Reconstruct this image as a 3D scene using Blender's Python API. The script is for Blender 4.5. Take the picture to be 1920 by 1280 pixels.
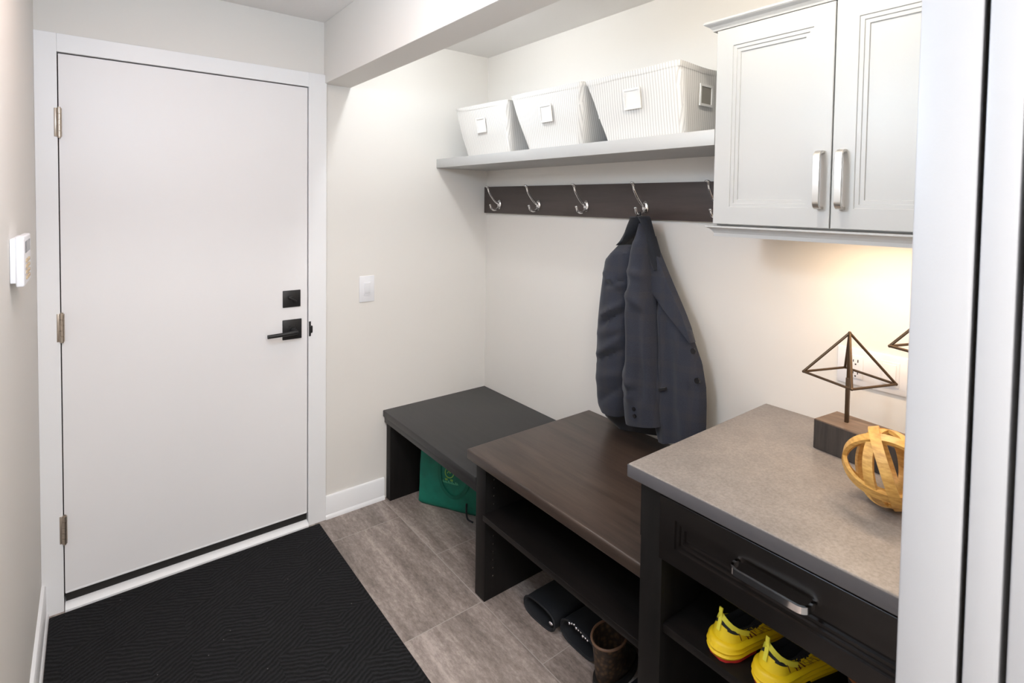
import bpy, bmesh, math, random
from mathutils import Vector, Matrix, noise
random.seed(7)
S = bpy.context.scene
for o in list(bpy.data.objects):
    bpy.data.objects.remove(o, do_unlink=True)
COL = S.collection
PI = math.pi

# ------------------------------------------------------------------ camera
YAW, PITCH, ROLL = -0.66335, -0.03335, -0.01407
CAM = Vector((0.0871, -2.6018, 1.5597))
FPX, CX, CY = 1013.4, 960.0, 413.5
cd = bpy.data.cameras.new('camera')
cam = bpy.data.objects.new('camera', cd)
COL.objects.link(cam)
S.camera = cam
ROT = (Matrix.Rotation(YAW, 3, 'Z') @ Matrix.Rotation(PITCH, 3, 'X') @ Matrix.Rotation(ROLL, 3, 'Y'))
RT, FW, UP = ROT.col[0], ROT.col[1], ROT.col[2]
mw = Matrix((RT, UP, -FW)).transposed().to_4x4()
mw.translation = CAM
cam.matrix_world = mw
cd.sensor_width = 36.0
cd.lens = FPX / 1920 * 36
cd.shift_x = 0.0
cd.shift_y = (CY - 640) / 1920
cd.clip_start = 0.02
cd.dof.use_dof = True
cd.dof.focus_distance = 2.3
cd.dof.aperture_fstop = 9.0


def at(u, v, axis, val):
    """point of the photograph (1920x1280) met with the plane axis = val"""
    r = RT * ((u - CX) / FPX) + FW + UP * (-(v - CY) / FPX)
    i = 'xyz'.index(axis)
    return CAM + r * ((val - CAM[i]) / r[i])


# ------------------------------------------------------------------ world, lights, exposure
w = bpy.data.worlds.new('world')
S.world = w
w.use_nodes = True
w.node_tree.nodes['Background'].inputs[0].default_value = (0.9, 0.93, 1.0, 1)
w.node_tree.nodes['Background'].inputs[1].default_value = 0.05
S.view_settings.view_transform = 'Standard'
S.view_settings.look = 'None'
S.view_settings.exposure = 0.12
S.view_settings.gamma = 1.0
S.view_settings.use_curve_mapping = False


def area(name, loc, power, size, color=(1, 1, 1), sy=None, spread=180, rot=(0, 0, 0)):
    l = bpy.data.lights.new(name, 'AREA')
    l.energy = power
    l.color = color
    l.shape = 'RECTANGLE' if sy else 'DISK'
    l.size = size
    if sy:
        l.size_y = sy
    l.spread = math.radians(spread)
    o = bpy.data.objects.new(name, l)
    o.location = loc
    o.rotation_euler = rot
    COL.objects.link(o)
    return o


WARM = (1.0, 0.90, 0.78)
NEUT = (1.0, 0.955, 0.93)
def globe(name, loc, power, radius, color):
    l = bpy.data.lights.new(name, 'POINT')
    l.energy = power
    l.color = color
    l.shadow_soft_size = radius
    o = bpy.data.objects.new(name, l)
    o.location = loc
    COL.objects.link(o)
    return o


LIGHTS = [
    ('added_passage_fill', (0.18, -1.66, 2.02), 22, 0.10, (0.66, 0.82, 1.0)),  # added fill point without a fixture, lifts upper walls and ceiling
    ('added_fill_downlight', (0.46, -1.45, 2.392), 3.5, 0.14, (1, 0.62, 0.40)),  # added fill, brightens the lower door
    ('hall_downlight', (0.28, -1.00, 2.392), 2.0, 0.14, (1, 0.60, 0.40)),
    ('alcove_lamp', (1.182, -0.62, 2.352), 7.3, 0.025, (0.88, 0.94, 1.0)),
    ('alcove_lamp', (1.182, -1.93, 2.352), 6.6, 0.025, (1.0, 0.94, 0.84)),
    ('added_ceiling_fill', (0.30, -3.6, 2.39), 63, 0.5, (0.96, 0.955, 0.96)),  # added fill behind the camera, for door, beam and general brightness
    ('under_cabinet_lamp', (1.72, -2.10, 1.485), 3.0, 0.03, (1.0, 0.74, 0.50)),
]
for nm, lo, po, sz, co in LIGHTS:
    if 'cabinet' in nm:
        area(nm, lo, po, sz, co, 0.34)
    elif 'downlight' in nm or 'ceiling' in nm:
        area(nm, lo, po, sz, co)
    else:
        globe(nm, lo, po, sz, co)

# ------------------------------------------------------------------ materials


def mat(name, col, rough=0.5, metal=0.0, spec=0.5):
    m = bpy.data.materials.new(name)
    m.use_nodes = True
    b = m.node_tree.nodes['Principled BSDF']
    b.inputs['Base Color'].default_value = (*col, 1)
    b.inputs['Roughness'].default_value = rough
    b.inputs['Metallic'].default_value = metal
    b.inputs['Specular IOR Level'].default_value = spec
    return m


class NT:
    """short hand for node building on one material"""

    def __init__(s, m):
        s.m = m
        s.t = m.node_tree
        s.b = s.t.nodes['Principled BSDF']

    def n(s, typ, **kw):
        x = s.t.nodes.new(typ)
        for k, v in kw.items():
            setattr(x, k, v)
        return x

    def l(s, a, b):
        s.t.links.new(a, b)

    def math(s, op, a, b=None, c=None):
        x = s.n('ShaderNodeMath', operation=op)
        for i, q in enumerate((a, b, c)):
            if q is None:
                continue
            if isinstance(q, (int, float)):
                x.inputs[i].default_value = q
            else:
                s.l(q, x.inputs[i])
        return x.outputs[0]

    def pos(s):
        g = s.n('ShaderNodeNewGeometry')
        return g

    def coords(s, scale=(1, 1, 1)):
        g = s.n('ShaderNodeNewGeometry')
        mp = s.n('ShaderNodeMapping')
        mp.inputs['Scale'].default_value = scale
        s.l(g.outputs['Position'], mp.inputs['Vector'])
        return mp.outputs[0]

    def noise(s, vec, scale, detail=4, rough=0.6):
        x = s.n('ShaderNodeTexNoise')
        x.inputs['Scale'].default_value = scale
        x.inputs['Detail'].default_value = detail
        x.inputs['Roughness'].default_value = rough
        s.l(vec, x.inputs['Vector'])
        return x.outputs['Fac']

    def ramp(s, fac, stops):
        x = s.n('ShaderNodeValToRGB')
        e = x.color_ramp.elements
        while len(e) < len(stops):
            e.new(0.5)
        for q, (p, c) in zip(e, stops):
            q.position = p
            q.color = (*c, 1)
        s.l(fac, x.inputs[0])
        return x.outputs[0]

    def mix(s, fac, a, b):
        x = s.n('ShaderNodeMix', data_type='RGBA')
        if isinstance(fac, (int, float)):
            x.inputs[0].default_value = fac
        else:
            s.l(fac, x.inputs[0])
        for q, i in ((a, 6), (b, 7)):
            if isinstance(q, tuple):
                x.inputs[i].default_value = (*q, 1)
            else:
                s.l(q, x.inputs[i])
        return x.outputs[2]

    def color(s, c):
        s.l(c, s.b.inputs['Base Color'])

    def bump(s, h, strength=0.2, dist=0.002):
        x = s.n('ShaderNodeBump')
        x.inputs['Strength'].default_value = strength
        x.inputs['Distance'].default_value = dist
        s.l(h, x.inputs['Height'])
        s.l(x.outputs[0], s.b.inputs['Normal'])


def painted(name, col, rough=0.6, bscale=350, bst=0.08):
    m = mat(name, col, rough)
    t = NT(m)
    t.bump(t.noise(t.coords(), bscale, 2), bst, 0.001)
    return m


M = {}
M['wall'] = painted('greige_wall_paint', (0.78, 0.752, 0.708), 0.75, 260, 0.12)
M['ceil'] = painted('textured_ceiling_white', (0.87, 0.85, 0.825), 0.9, 55, 0.6)
M['jamb'] = painted('dimmed_jamb_white', (0.40, 0.40, 0.415), 0.4)  # white jamb darkened in colour to offset strong lamp light
M['door'] = painted('white_door_paint', (0.86, 0.845, 0.845), 0.42)
M['trim'] = painted('white_trim_paint', (0.88, 0.88, 0.885), 0.38)
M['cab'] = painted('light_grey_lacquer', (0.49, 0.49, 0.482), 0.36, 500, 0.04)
M['gap'] = mat('dark_gap', (0.02, 0.018, 0.016), 0.8)
M['rubber'] = mat('black_rubber', (0.012, 0.010, 0.009), 0.6)
M['black'] = mat('matte_black_metal', (0.012, 0.012, 0.013), 0.42, 0.0)
M['chrome'] = mat('polished_chrome', (0.82, 0.82, 0.83), 0.07, 1.0)
M['nickel'] = mat('brushed_nickel', (0.66, 0.63, 0.59), 0.28, 1.0)
M['hinge'] = mat('satin_nickel_hinge', (0.50, 0.43, 0.36), 0.38, 1.0)
M['plastic'] = mat('white_plastic', (0.82, 0.82, 0.84), 0.3)
M['plastic2'] = mat('off_white_plastic', (0.70, 0.66, 0.60), 0.4)
M['screen'] = mat('grey_lcd', (0.16, 0.16, 0.17), 0.2)
M['key'] = mat('tan_rubber_key', (0.50, 0.38, 0.24), 0.5)
M['slot'] = mat('outlet_slot_black', (0.01, 0.01, 0.01), 0.5)


def wood(name, c0, c1, rough, axis='y', sc=9.0, spec=0.5):
    m = mat(name, c0, rough, 0, spec)
    t = NT(m)
    s = (sc * 6, sc * 0.5, sc * 6) if axis == 'y' else ((sc * 0.5, sc * 6, sc * 6) if axis == 'x' else (sc * 6, sc * 6, sc * 0.5))
    v = t.coords(s)
    f = t.noise(v, 1.0, 6, 0.65)
    t.color(t.ramp(f, [(0.32, c0), (0.72, c1)]))
    t.bump(f, 0.08, 0.0006)
    return m


M['esp'] = wood('espresso_wood', (0.004, 0.0037, 0.0037), (0.009, 0.0078, 0.0072), 0.5, 'z')
M['esp_h'] = wood('espresso_wood_lengthwise', (0.0045, 0.0038, 0.0036), (0.0105, 0.0082, 0.0075), 0.45, 'y')
for k_ in ('esp', 'esp_h'):
    M[k_].node_tree.nodes['Principled BSDF'].inputs['Specular IOR Level'].default_value = 0.25
M['esp_d'] = wood('espresso_drawer_front', (0.005, 0.0042, 0.004), (0.011, 0.0085, 0.0075), 0.26, 'y', 9.0, 0.4)
M['esp_top'] = wood('charcoal_bench_top', (0.021, 0.0205, 0.021), (0.028, 0.0275, 0.028), 0.42, 'y')
M['esp_top2'] = wood('dark_brown_bench_top', (0.028, 0.019, 0.015), (0.080, 0.054, 0.041), 0.33, 'y', 5.0)
M['rail'] = wood('dark_brown_rail', (0.048, 0.035, 0.031), (0.072, 0.054, 0.049), 0.4, 'y', 6.0)


def counter_mat():
    m = mat('taupe_stone_laminate', (0.2, 0.18, 0.16), 0.42)
    t = NT(m)
    v = t.coords()
    a = t.noise(v, 9, 5, 0.7)
    b = t.noise(v, 160, 3, 0.6)
    c = t.ramp(a, [(0.3, (0.218, 0.193, 0.176)), (0.7, (0.290, 0.256, 0.232))])
    c2 = t.ramp(b, [(0.35, (0.82, 0.82, 0.82)), (0.65, (1.1, 1.1, 1.1))])
    x = t.n('ShaderNodeMix', data_type='RGBA', blend_type='MULTIPLY')
    x.inputs[0].default_value = 1
    t.l(c, x.inputs[6])
    t.l(c2, x.inputs[7])
    t.color(x.outputs[2])
    return m


M['counter'] = counter_mat()
M['edge'] = painted('shaded_worktop_edge', (0.098, 0.094, 0.100), 0.45)  # worktop edge: shade under overhead light put into the colour


def floor_mat():
    m = mat('brown_grey_plank_tile', (0.17, 0.145, 0.13), 0.45)
    t = NT(m)
    g = t.pos()
    sp = t.n('ShaderNodeSeparateXYZ')
    t.l(g.outputs['Position'], sp.inputs[0])
    W_, L_ = 0.355, 0.712
    xs = t.math('DIVIDE', t.math('SUBTRACT', sp.outputs[0], 1.280 - 4 * W_), W_)
    row = t.math('FLOOR', xs)
    odd = t.math('MODULO', t.math('ABSOLUTE', row), 2.0)
    ys = t.math('DIVIDE', t.math('ADD', t.math('ADD', sp.outputs[1], 0.565 + 8 * L_), t.math('MULTIPLY', odd, -0.36)), L_)
    colm = t.math('FLOOR', ys)
    fx = t.math('FRACT', xs)
    fy = t.math('FRACT', ys)
    ex = t.math('MULTIPLY', t.math('MINIMUM', fx, t.math('SUBTRACT', 1.0, fx)), W_)
    ey = t.math('MULTIPLY', t.math('MINIMUM', fy, t.math('SUBTRACT', 1.0, fy)), L_)
    gr = t.math('LESS_THAN', t.math('MINIMUM', ex, ey), 0.0016)
    # per tile offset
    cb = t.n('ShaderNodeCombineXYZ')
    t.l(t.math('MULTIPLY', row, 3.7), cb.inputs[0])
    t.l(t.math('MULTIPLY', colm, 5.3), cb.inputs[1])
    t.l(t.math('ADD', t.math('MULTIPLY', row, 1.3), t.math('MULTIPLY', colm, 2.1)), cb.inputs[2])
    va = t.n('ShaderNodeVectorMath', operation='ADD')
    t.l(g.outputs['Position'], va.inputs[0])
    t.l(cb.outputs[0], va.inputs[1])
    mp = t.n('ShaderNodeMapping')
    mp.inputs['Scale'].default_value = (17, 2.0, 1)
    t.l(va.outputs[0], mp.inputs[0])
    n1 = t.noise(mp.outputs[0], 1.0, 6, 0.62)
    mp2 = t.n('ShaderNodeMapping')
    mp2.inputs['Scale'].default_value = (95, 38, 1)
    t.l(va.outputs[0], mp2.inputs[0])
    n2 = t.noise(mp2.outputs[0], 1.0, 5, 0.75)
    f = t.math('ADD', t.math('MULTIPLY', n1, 0.55), t.math('MULTIPLY', n2, 0.45))
    c = t.ramp(f, [(0.38, (0.170, 0.139, 0.121)), (0.51, (0.300, 0.246, 0.218)), (0.63, (0.480, 0.405, 0.365))])
    t.color(t.mix(gr, c, (0.42, 0.37, 0.34)))
    h = t.math('SUBTRACT', t.math('MULTIPLY', f, 0.5), t.math('MULTIPLY', gr, 1.0))
    t.bump(h, 0.25, 0.0015)
    return m


M['floor'] = floor_mat()


def mat_mat():
    m = mat('black_ribbed_mat', (0.012, 0.012, 0.013), 0.92, 0, 0.2)
    t = NT(m)
    g = t.pos()
    sp = t.n('ShaderNodeSeparateXYZ')
    t.l(g.outputs['Position'], sp.inputs[0])
    W_ = 0.115
    xs = t.math('DIVIDE', sp.outputs[0], W_)
    yy = t.math('DIVIDE', sp.outputs[1], W_ * 2.2)
    band = t.math('FLOOR', xs)
    row = t.math('FLOOR', t.math('ADD', yy, t.math('MULTIPLY', band, 0.37)))
    par = t.math('MODULO', t.math('ABSOLUTE', t.math('ADD', band, row)), 2.0)
    sg = t.math('SUBTRACT', t.math('MULTIPLY', par, 2.0), 1.0)
    ph = t.math('ADD', t.math('MULTIPLY', band, 0.0071), t.math('MULTIPLY', row, 0.0113))
    nz = t.noise(t.coords(), 26, 3)
    s_ = t.math('ADD', t.math('ADD', t.math('ADD', sp.outputs[1], ph), t.math('MULTIPLY', sg, t.math('MULTIPLY', sp.outputs[0], 0.55))), t.math('MULTIPLY', nz, 0.026))
    wv = t.math('SINE', t.math('MULTIPLY', s_, 2 * PI / 0.019))
    fine = t.noise(t.coords(), 420, 2)
    h = t.math('ADD', t.math('MULTIPLY', wv, 0.5), t.math('MULTIPLY', fine, 0.9))
    c = t.ramp(t.math('ADD', t.math('MULTIPLY', wv, 0.22), t.math('MULTIPLY', fine, 1.0)), [(0.25, (0.006, 0.006, 0.0065)), (0.8, (0.024, 0.024, 0.026))])
    vo = t.n('ShaderNodeTexVoronoi')
    vo.inputs['Scale'].default_value = 26
    t.l(t.coords((1, 1, 0)), vo.inputs['Vector'])
    speck = t.math('LESS_THAN', vo.outputs['Distance'], 0.034)
    sel = t.math('GREATER_THAN', t.noise(t.coords(), 5, 2), 0.56)
    t.color(t.mix(t.math('MULTIPLY', t.math('MULTIPLY', speck, sel), 0.8), c, (0.5, 0.48, 0.45)))
    t.bump(h, 0.9, 0.004)
    return m


M['mat'] = mat_mat()


def stripe_mat():
    m = mat('cream_ticking_canvas', (0.8, 0.77, 0.72), 0.85)
    t = NT(m)
    g = t.pos()
    sp = t.n('ShaderNodeSeparateXYZ')
    t.l(g.outputs['Position'], sp.inputs[0])
    sn = t.n('ShaderNodeSeparateXYZ')
    t.l(g.outputs['True Normal'], sn.inputs[0])
    side = t.math('GREATER_THAN', t.math('ABSOLUTE', sn.outputs[1]), t.math('ABSOLUTE', sn.outputs[0]))
    co = t.math('ADD', t.math('MULTIPLY', side, sp.outputs[0]), t.math('MULTIPLY', t.math('SUBTRACT', 1.0, side), sp.outputs[1]))
    f = t.math('FRACT', t.math('DIVIDE', co, 0.0115))
    st = t.math('LESS_THAN', f, 0.36)
    weave = t.noise(t.coords(), 600, 2)
    c = t.mix(t.math('MULTIPLY', st, 0.48), (0.76, 0.735, 0.70), (0.40, 0.375, 0.35))
    t.color(c)
    t.bump(weave, 0.15, 0.001)
    return m


M['canvas'] = stripe_mat()
M['plaincanvas'] = painted('cream_canvas', (0.78, 0.76, 0.73), 0.85, 500, 0.15)
M['taupe'] = painted('taupe_label_card', (0.27, 0.25, 0.22), 0.8)


def cloth(name, c0, c1, plaid=None, rough=0.88):
    m = mat(name, c0, rough, 0, 0.25)
    t = NT(m)
    n = t.noise(t.coords(), 420, 3)
    c = t.ramp(n, [(0.3, c0), (0.7, c1)])
    if plaid:
        g = t.pos()
        sp = t.n('ShaderNodeSeparateXYZ')
        t.l(g.outputs['Position'], sp.inputs[0])
        a = t.math('GREATER_THAN', t.math('SINE', t.math('MULTIPLY', sp.outputs[1], 2 * PI / 0.062)), 0.55)
        b = t.math('GREATER_THAN', t.math('SINE', t.math('MULTIPLY', sp.outputs[2], 2 * PI / 0.085)), 0.6)
        c = t.mix(t.math('MULTIPLY', t.math('ADD', a, b), 0.14), c, plaid)
    t.color(c)
    t.bump(n, 0.15, 0.0008)
    t.b.inputs['Sheen Weight'].default_value = 0.15
    return m


M['coat'] = cloth('charcoal_navy_wool', (0.020, 0.023, 0.035), (0.034, 0.038, 0.054), (0.056, 0.048, 0.045))
M['collar'] = cloth('dark_collar_felt', (0.010, 0.012, 0.016), (0.017, 0.019, 0.026))
M['lining'] = cloth('black_lining', (0.008, 0.008, 0.010), (0.012, 0.012, 0.015), None, 0.5)
M['button'] = mat('black_button', (0.008, 0.008, 0.010), 0.25)


def green():
    m = mat('green_bag_fabric', (0.0, 0.19, 0.12), 0.6)
    t = NT(m)
    t.color(t.ramp(t.noise(t.coords(), 14, 3), [(0.3, (0.0, 0.115, 0.075)), (0.7, (0.001, 0.165, 0.11))]))
    t.bump(t.noise(t.coords(), 900, 1), 0.1, 0.0005)
    return m


M['green'] = green()
M['green_d'] = mat('deep_green_webbing', (0.0, 0.11, 0.07), 0.7)
M['print'] = mat('yellow_green_print', (0.20, 0.42, 0.08), 0.6)
M['print2'] = mat('pale_green_print', (0.12, 0.50, 0.30), 0.6)
M['yellow'] = mat('yellow_shoe_rubber', (0.82, 0.56, 0.006), 0.5)
M['yellow_u'] = mat('yellow_shoe_upper', (0.80, 0.58, 0.01), 0.55)
M['lime'] = mat('pale_yellow_webbing', (0.78, 0.70, 0.06), 0.6)
M['red'] = mat('red_outsole', (0.55, 0.03, 0.025), 0.5)
M['shoe_k'] = mat('black_shoe_mesh', (0.008, 0.009, 0.012), 0.85)
M['maroon'] = mat('maroon_lettering', (0.12, 0.012, 0.012), 0.5)
M['brownprint'] = mat('tan_lettering', (0.30, 0.17, 0.02), 0.5)
M['boot'] = mat('black_boot_felt', (0.010, 0.011, 0.014), 0.75)
M['gem'] = mat('silver_gem', (0.9, 0.9, 0.95), 0.1, 1.0)


def brown_boot():
    m = mat('brown_leather', (0.05, 0.03, 0.018), 0.5)
    t = NT(m)
    v = t.n('ShaderNodeTexVoronoi')
    v.inputs['Scale'].default_value = 70
    t.l(t.coords(), v.inputs['Vector'])
    t.color(t.ramp(v.outputs['Distance'], [(0.1, (0.10, 0.060, 0.030)), (0.6, (0.028, 0.017, 0.012))]))
    t.bump(v.outputs['Distance'], 0.4, 0.002)
    return m


M['brown'] = brown_boot()
M['brownrim'] = mat('tan_leather_edge', (0.16, 0.085, 0.05), 0.5)
M['orange'] = mat('rust_leather_edge', (0.22, 0.075, 0.022), 0.5)
M['paper'] = mat('pale_blue_label', (0.62, 0.68, 0.82), 0.6)
M['bronze'] = mat('dark_bronze_rod', (0.10, 0.066, 0.040), 0.38, 0.85)
M['block'] = wood('dark_block_wood', (0.020, 0.017, 0.016), (0.075, 0.060, 0.050), 0.6, 'z', 12)  # darker wood for the block's sides
M['blocktop'] = wood('pale_block_top', (0.09, 0.058, 0.038), (0.24, 0.165, 0.115), 0.55, 'y', 8)  # paler than the sides


def hoop():
    m = mat('honey_wood', (0.6, 0.35, 0.1), 0.42)
    t = NT(m)
    c = t.n('ShaderNodeTexCoord')
    mp = t.n('ShaderNodeMapping')
    mp.inputs['Scale'].default_value = (40, 40, 160)
    t.l(c.outputs['Object'], mp.inputs[0])
    f = t.noise(mp.outputs[0], 1.0, 4)
    t.color(t.ramp(f, [(0.3, (0.44, 0.22, 0.045)), (0.65, (0.70, 0.42, 0.12))]))
    t.bump(f, 0.15, 0.0008)
    return m


M['hoop'] = hoop()

# ------------------------------------------------------------------ mesh helpers


class MB:
    def __init__(s):
        s.bm = bmesh.new()
        s.mi = 0

    def _faces(s, n0):
        s.bm.faces.ensure_lookup_table()
        for f in s.bm.faces[n0:]:
            f.material_index = s.mi

    def merge(s, b):
        me = bpy.data.meshes.new('tmp')
        for f in b.faces:
            f.material_index = s.mi
        b.to_mesh(me)
        b.free()
        s.bm.from_mesh(me)
        bpy.data.meshes.remove(me)

    def box(s, x0, x1, y0, y1, z0, z1, bev=0.0, seg=2, rot=None, piv=None):
        b = bmesh.new()
        bmesh.ops.create_cube(b, size=1)
        for v in b.verts:
            v.co = Vector(((x0 + x1) / 2 + v.co.x * (x1 - x0), (y0 + y1) / 2 + v.co.y * (y1 - y0), (z0 + z1) / 2 + v.co.z * (z1 - z0)))
        if bev:
            bmesh.ops.bevel(b, geom=list(b.edges), offset=bev, segments=seg, profile=0.5, affect='EDGES')
        if rot is not None:
            p = Vector(piv)
            for v in b.verts:
                v.co = p + rot @ (v.co - p)
        s.merge(b)
        return s

    def tube(s, pts, r, n=12, cap=True):
        """round tube along points; r scalar or list"""
        pts = [Vector(p) for p in pts]
        k = len(pts)
        rs = r if isinstance(r, (list, tuple)) else [r] * k
        b = bmesh.new()
        rings = []
        t0 = (pts[1] - pts[0]).normalized()
        ref = Vector((0, 0, 1)) if abs(t0.z) < 0.9 else Vector((1, 0, 0))
        nrm = t0.cross(ref).normalized()
        for i, p in enumerate(pts):
            t = (pts[min(i + 1, k - 1)] - pts[max(i - 1, 0)]).normalized()
            nrm = (nrm - t * nrm.dot(t)).normalized()
            bi = t.cross(nrm)
            rings.append([b.verts.new(p + (nrm * math.cos(a) + bi * math.sin(a)) * rs[i]) for a in [2 * PI * j / n for j in range(n)]])
        for i in range(k - 1):
            for j in range(n):
                b.faces.new((rings[i][j], rings[i][(j + 1) % n], rings[i + 1][(j + 1) % n], rings[i + 1][j]))
        if cap:
            b.faces.new(rings[0][::-1])
            b.faces.new(rings[-1])
        bmesh.ops.recalc_face_normals(b, faces=list(b.faces))
        s.merge(b)
        return s

    def loft(s, rings, cap0=True, cap1=True, closed=True):
        b = bmesh.new()
        R = [[b.verts.new(Vector(p)) for p in r] for r in rings]
        n = len(R[0])
        m = n if closed else n - 1
        for i in range(len(R) - 1):
            for j in range(m):
                b.faces.new((R[i][j], R[i][(j + 1) % n], R[i + 1][(j + 1) % n], R[i + 1][j]))
        if closed and cap0:
            b.faces.new(R[0][::-1])
        if closed and cap1:
            b.faces.new(R[-1])
        if closed:
            bmesh.ops.recalc_face_normals(b, faces=list(b.faces))
        s.merge(b)
        return s

    def sweep(s, pts, w, h, up, closed=False):
        """rectangular bar along pts; w across (side), h along up"""
        pts = [Vector(p) for p in pts]
        k = len(pts)
        up0 = up
        rings = []
        for i, p in enumerate(pts):
            if closed:
                t = (pts[(i + 1) % k] - pts[i - 1]).normalized()
            else:
                t = (pts[min(i + 1, k - 1)] - pts[max(i - 1, 0)]).normalized()
            u = up0(i) if callable(up0) else Vector(up0)
            u = (u - t * u.dot(t)).normalized()
            sd = t.cross(u)
            rings.append([p + sd * (w / 2 * a) + u * (h / 2 * b_) for a, b_ in ((-1, -1), (1, -1), (1, 1), (-1, 1))])
        if closed:
            rings.append(rings[0])
            s.loft(rings, False, False)
        else:
            s.loft(rings)
        return s

    def disc(s, c, axis, r, h, n=24, r2=None):
        a = Vector(axis).normalized()
        c = Vector(c)
        s.tube([c, c + a * h], [r, r if r2 is None else r2], n)
        return s

    def ball(s, c, r, n=12, sc=(1, 1, 1)):
        b = bmesh.new()
        bmesh.ops.create_uvsphere(b, u_segments=n, v_segments=max(6, n // 2), radius=r)
        for v in b.verts:
            v.co = Vector((v.co.x * sc[0], v.co.y * sc[1], v.co.z * sc[2])) + Vector(c)
        s.merge(b)
        return s

    def prism(s, poly, axis, a0, a1):
        """polygon (two coords) extruded along axis from a0 to a1"""
        i = 'xyz'.index(axis)

        def P(q, a):
            l = list(q)
            l.insert(i, a)
            return Vector(l)
        b = bmesh.new()
        A = [b.verts.new(P(q, a0)) for q in poly]
        B = [b.verts.new(P(q, a1)) for q in poly]
        n = len(poly)
        b.faces.new(A)
        b.faces.new(B)
        for j in range(n):
            b.faces.new((A[j], A[(j + 1) % n], B[(j + 1) % n], B[j]))
        bmesh.ops.recalc_face_normals(b, faces=list(b.faces))
        s.merge(b)
        return s

    def build(s, name, mats, parent=None, smooth=False, local=False, origin=None):
        me = bpy.data.meshes.new(name)
        for m in (mats if isinstance(mats, (list, tuple)) else [mats]):
            me.materials.append(M[m] if isinstance(m, str) else m)
        if parent is not None and not local:
            org = ORG.get(parent, Vector())
        elif local:
            org = Vector()
        else:
            if origin is None:
                vs = [v.co for v in s.bm.verts]
                lo = [min(v[i] for v in vs) for i in range(3)]
                hi = [max(v[i] for v in vs) for i in range(3)]
                origin = ((lo[0] + hi[0]) / 2, (lo[1] + hi[1]) / 2, lo[2])
            org = Vector(origin)
        for v in s.bm.verts:
            v.co -= org
        s.bm.to_mesh(me)
        s.bm.free()
        if smooth:
            for p in me.polygons:
                p.use_smooth = True
            me.set_sharp_from_angle(angle=math.radians(38 if smooth is True else smooth))
        o = bpy.data.objects.new(name, me)
        COL.objects.link(o)
        if parent is not None:
            o.parent = parent
            ORG[o] = org
        elif not local:
            o.location = org
            ORG[o] = org
        return o


ORG = {}


def tag(o, label, cat, group=None):
    o['label'] = label
    o['category'] = cat
    if group:
        o['group'] = group
    return o


def thing(name, label, cat, loc, rz=0.0, group=None):
    o = bpy.data.objects.new(name, None)
    o.empty_display_size = 0.05
    COL.objects.link(o)
    o.location = loc
    o.rotation_euler = (0, 0, rz)
    ORG[o] = Vector(loc)
    return tag(o, label, cat, group)


def struct(o):
    o['kind'] = 'structure'
    return o


# ------------------------------------------------------------------ dimensions
A = 1.929          # hook wall
XL = -0.0665       # left wall
H = 2.400
DW, DT = 0.894, 2.0815
CR, CT = 0.980, 2.152
HX0, HX1, HB = 0.972, 1.104, 2.1116
PY = -2.391        # alcove side of the pocket door wall

# ------------------------------------------------------------------ setting
struct(MB().box(-0.3, 2.6, -5.2, 0.3, -0.10, 0.0).build('floor', 'floor'))
struct(MB().box(-0.3, 2.6, -5.2, 0.3, H, H + 0.1).build('ceiling', 'ceil'))
m = MB()
m.box(XL - 0.15, -0.008, 0.0, 0.12, 0, H)
m.box(DW + 0.008, A + 0.15, 0.0, 0.12, 0, H)
m.box(-0.008, DW + 0.008, 0.0, 0.12, DT + 0.008, H)
struct(m.build('wall_back', 'wall'))
struct(MB().box(A, A + 0.12, -5.2, 0.0, 0, H).build('wall_right', 'wall'))
struct(MB().box(XL - 0.12, XL, -5.2, 0.0, 0, H).build('wall_left', 'wall'))
struct(MB().box(XL - 0.12, A + 0.12, -5.2, -5.1, 0, H).build('wall_rear', 'wall'))
m = MB()
m.box(0.872, A, -2.440, PY, 0, H)
m.box(0.872, A, -2.545, -2.490, 0, H)
m.box(XL, 0.872, -2.545, PY, 2.10, H)
struct(m.build('wall_front', 'wall'))
struct(MB().box(HX0, HX1, PY, 0.0, HB, H, 0.002).build('wall_bulkhead', 'wall'))

# door casing
m = MB()
m.box(XL, 0.0 - 0.003, -0.017, 0.0, 0.0, CT, 0.0015)
m.box(DW + 0.003, CR, -0.017, 0.0, 0.0, CT, 0.0015)
m.box(-0.003, DW + 0.003, -0.0168, 0.0, DT + 0.004, CT - 0.0002, 0.0015)
# jamb behind the casing, a few millimetres wider open
m.box(-0.008, -0.0045, -0.002, 0.12, 0.0, DT + 0.006)
m.box(DW + 0.0045, DW + 0.008, -0.002, 0.12, 0.0, DT + 0.006)
m.box(-0.0045, DW + 0.0045, -0.002, 0.12, DT + 0.0045, DT + 0.008)
casing = struct(m.build('trim_1', 'trim'))
m = MB()
m.mi = 0
m.box(DW + 0.004, DW + 0.013, -0.0195, -0.010, 0.915, 0.985, 0.001)
m.box(DW + 0.006, DW + 0.020, -0.0225, -0.017, 0.930, 0.965, 0.004)
m.build('strike_plate', 'black', casing)

# weather seal behind the gap
m = MB()
m.box(-0.0044, DW + 0.0044, 0.048, 0.06, 0.02, DT + 0.004)
struct(m.build('trim_4', 'gap'))

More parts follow.
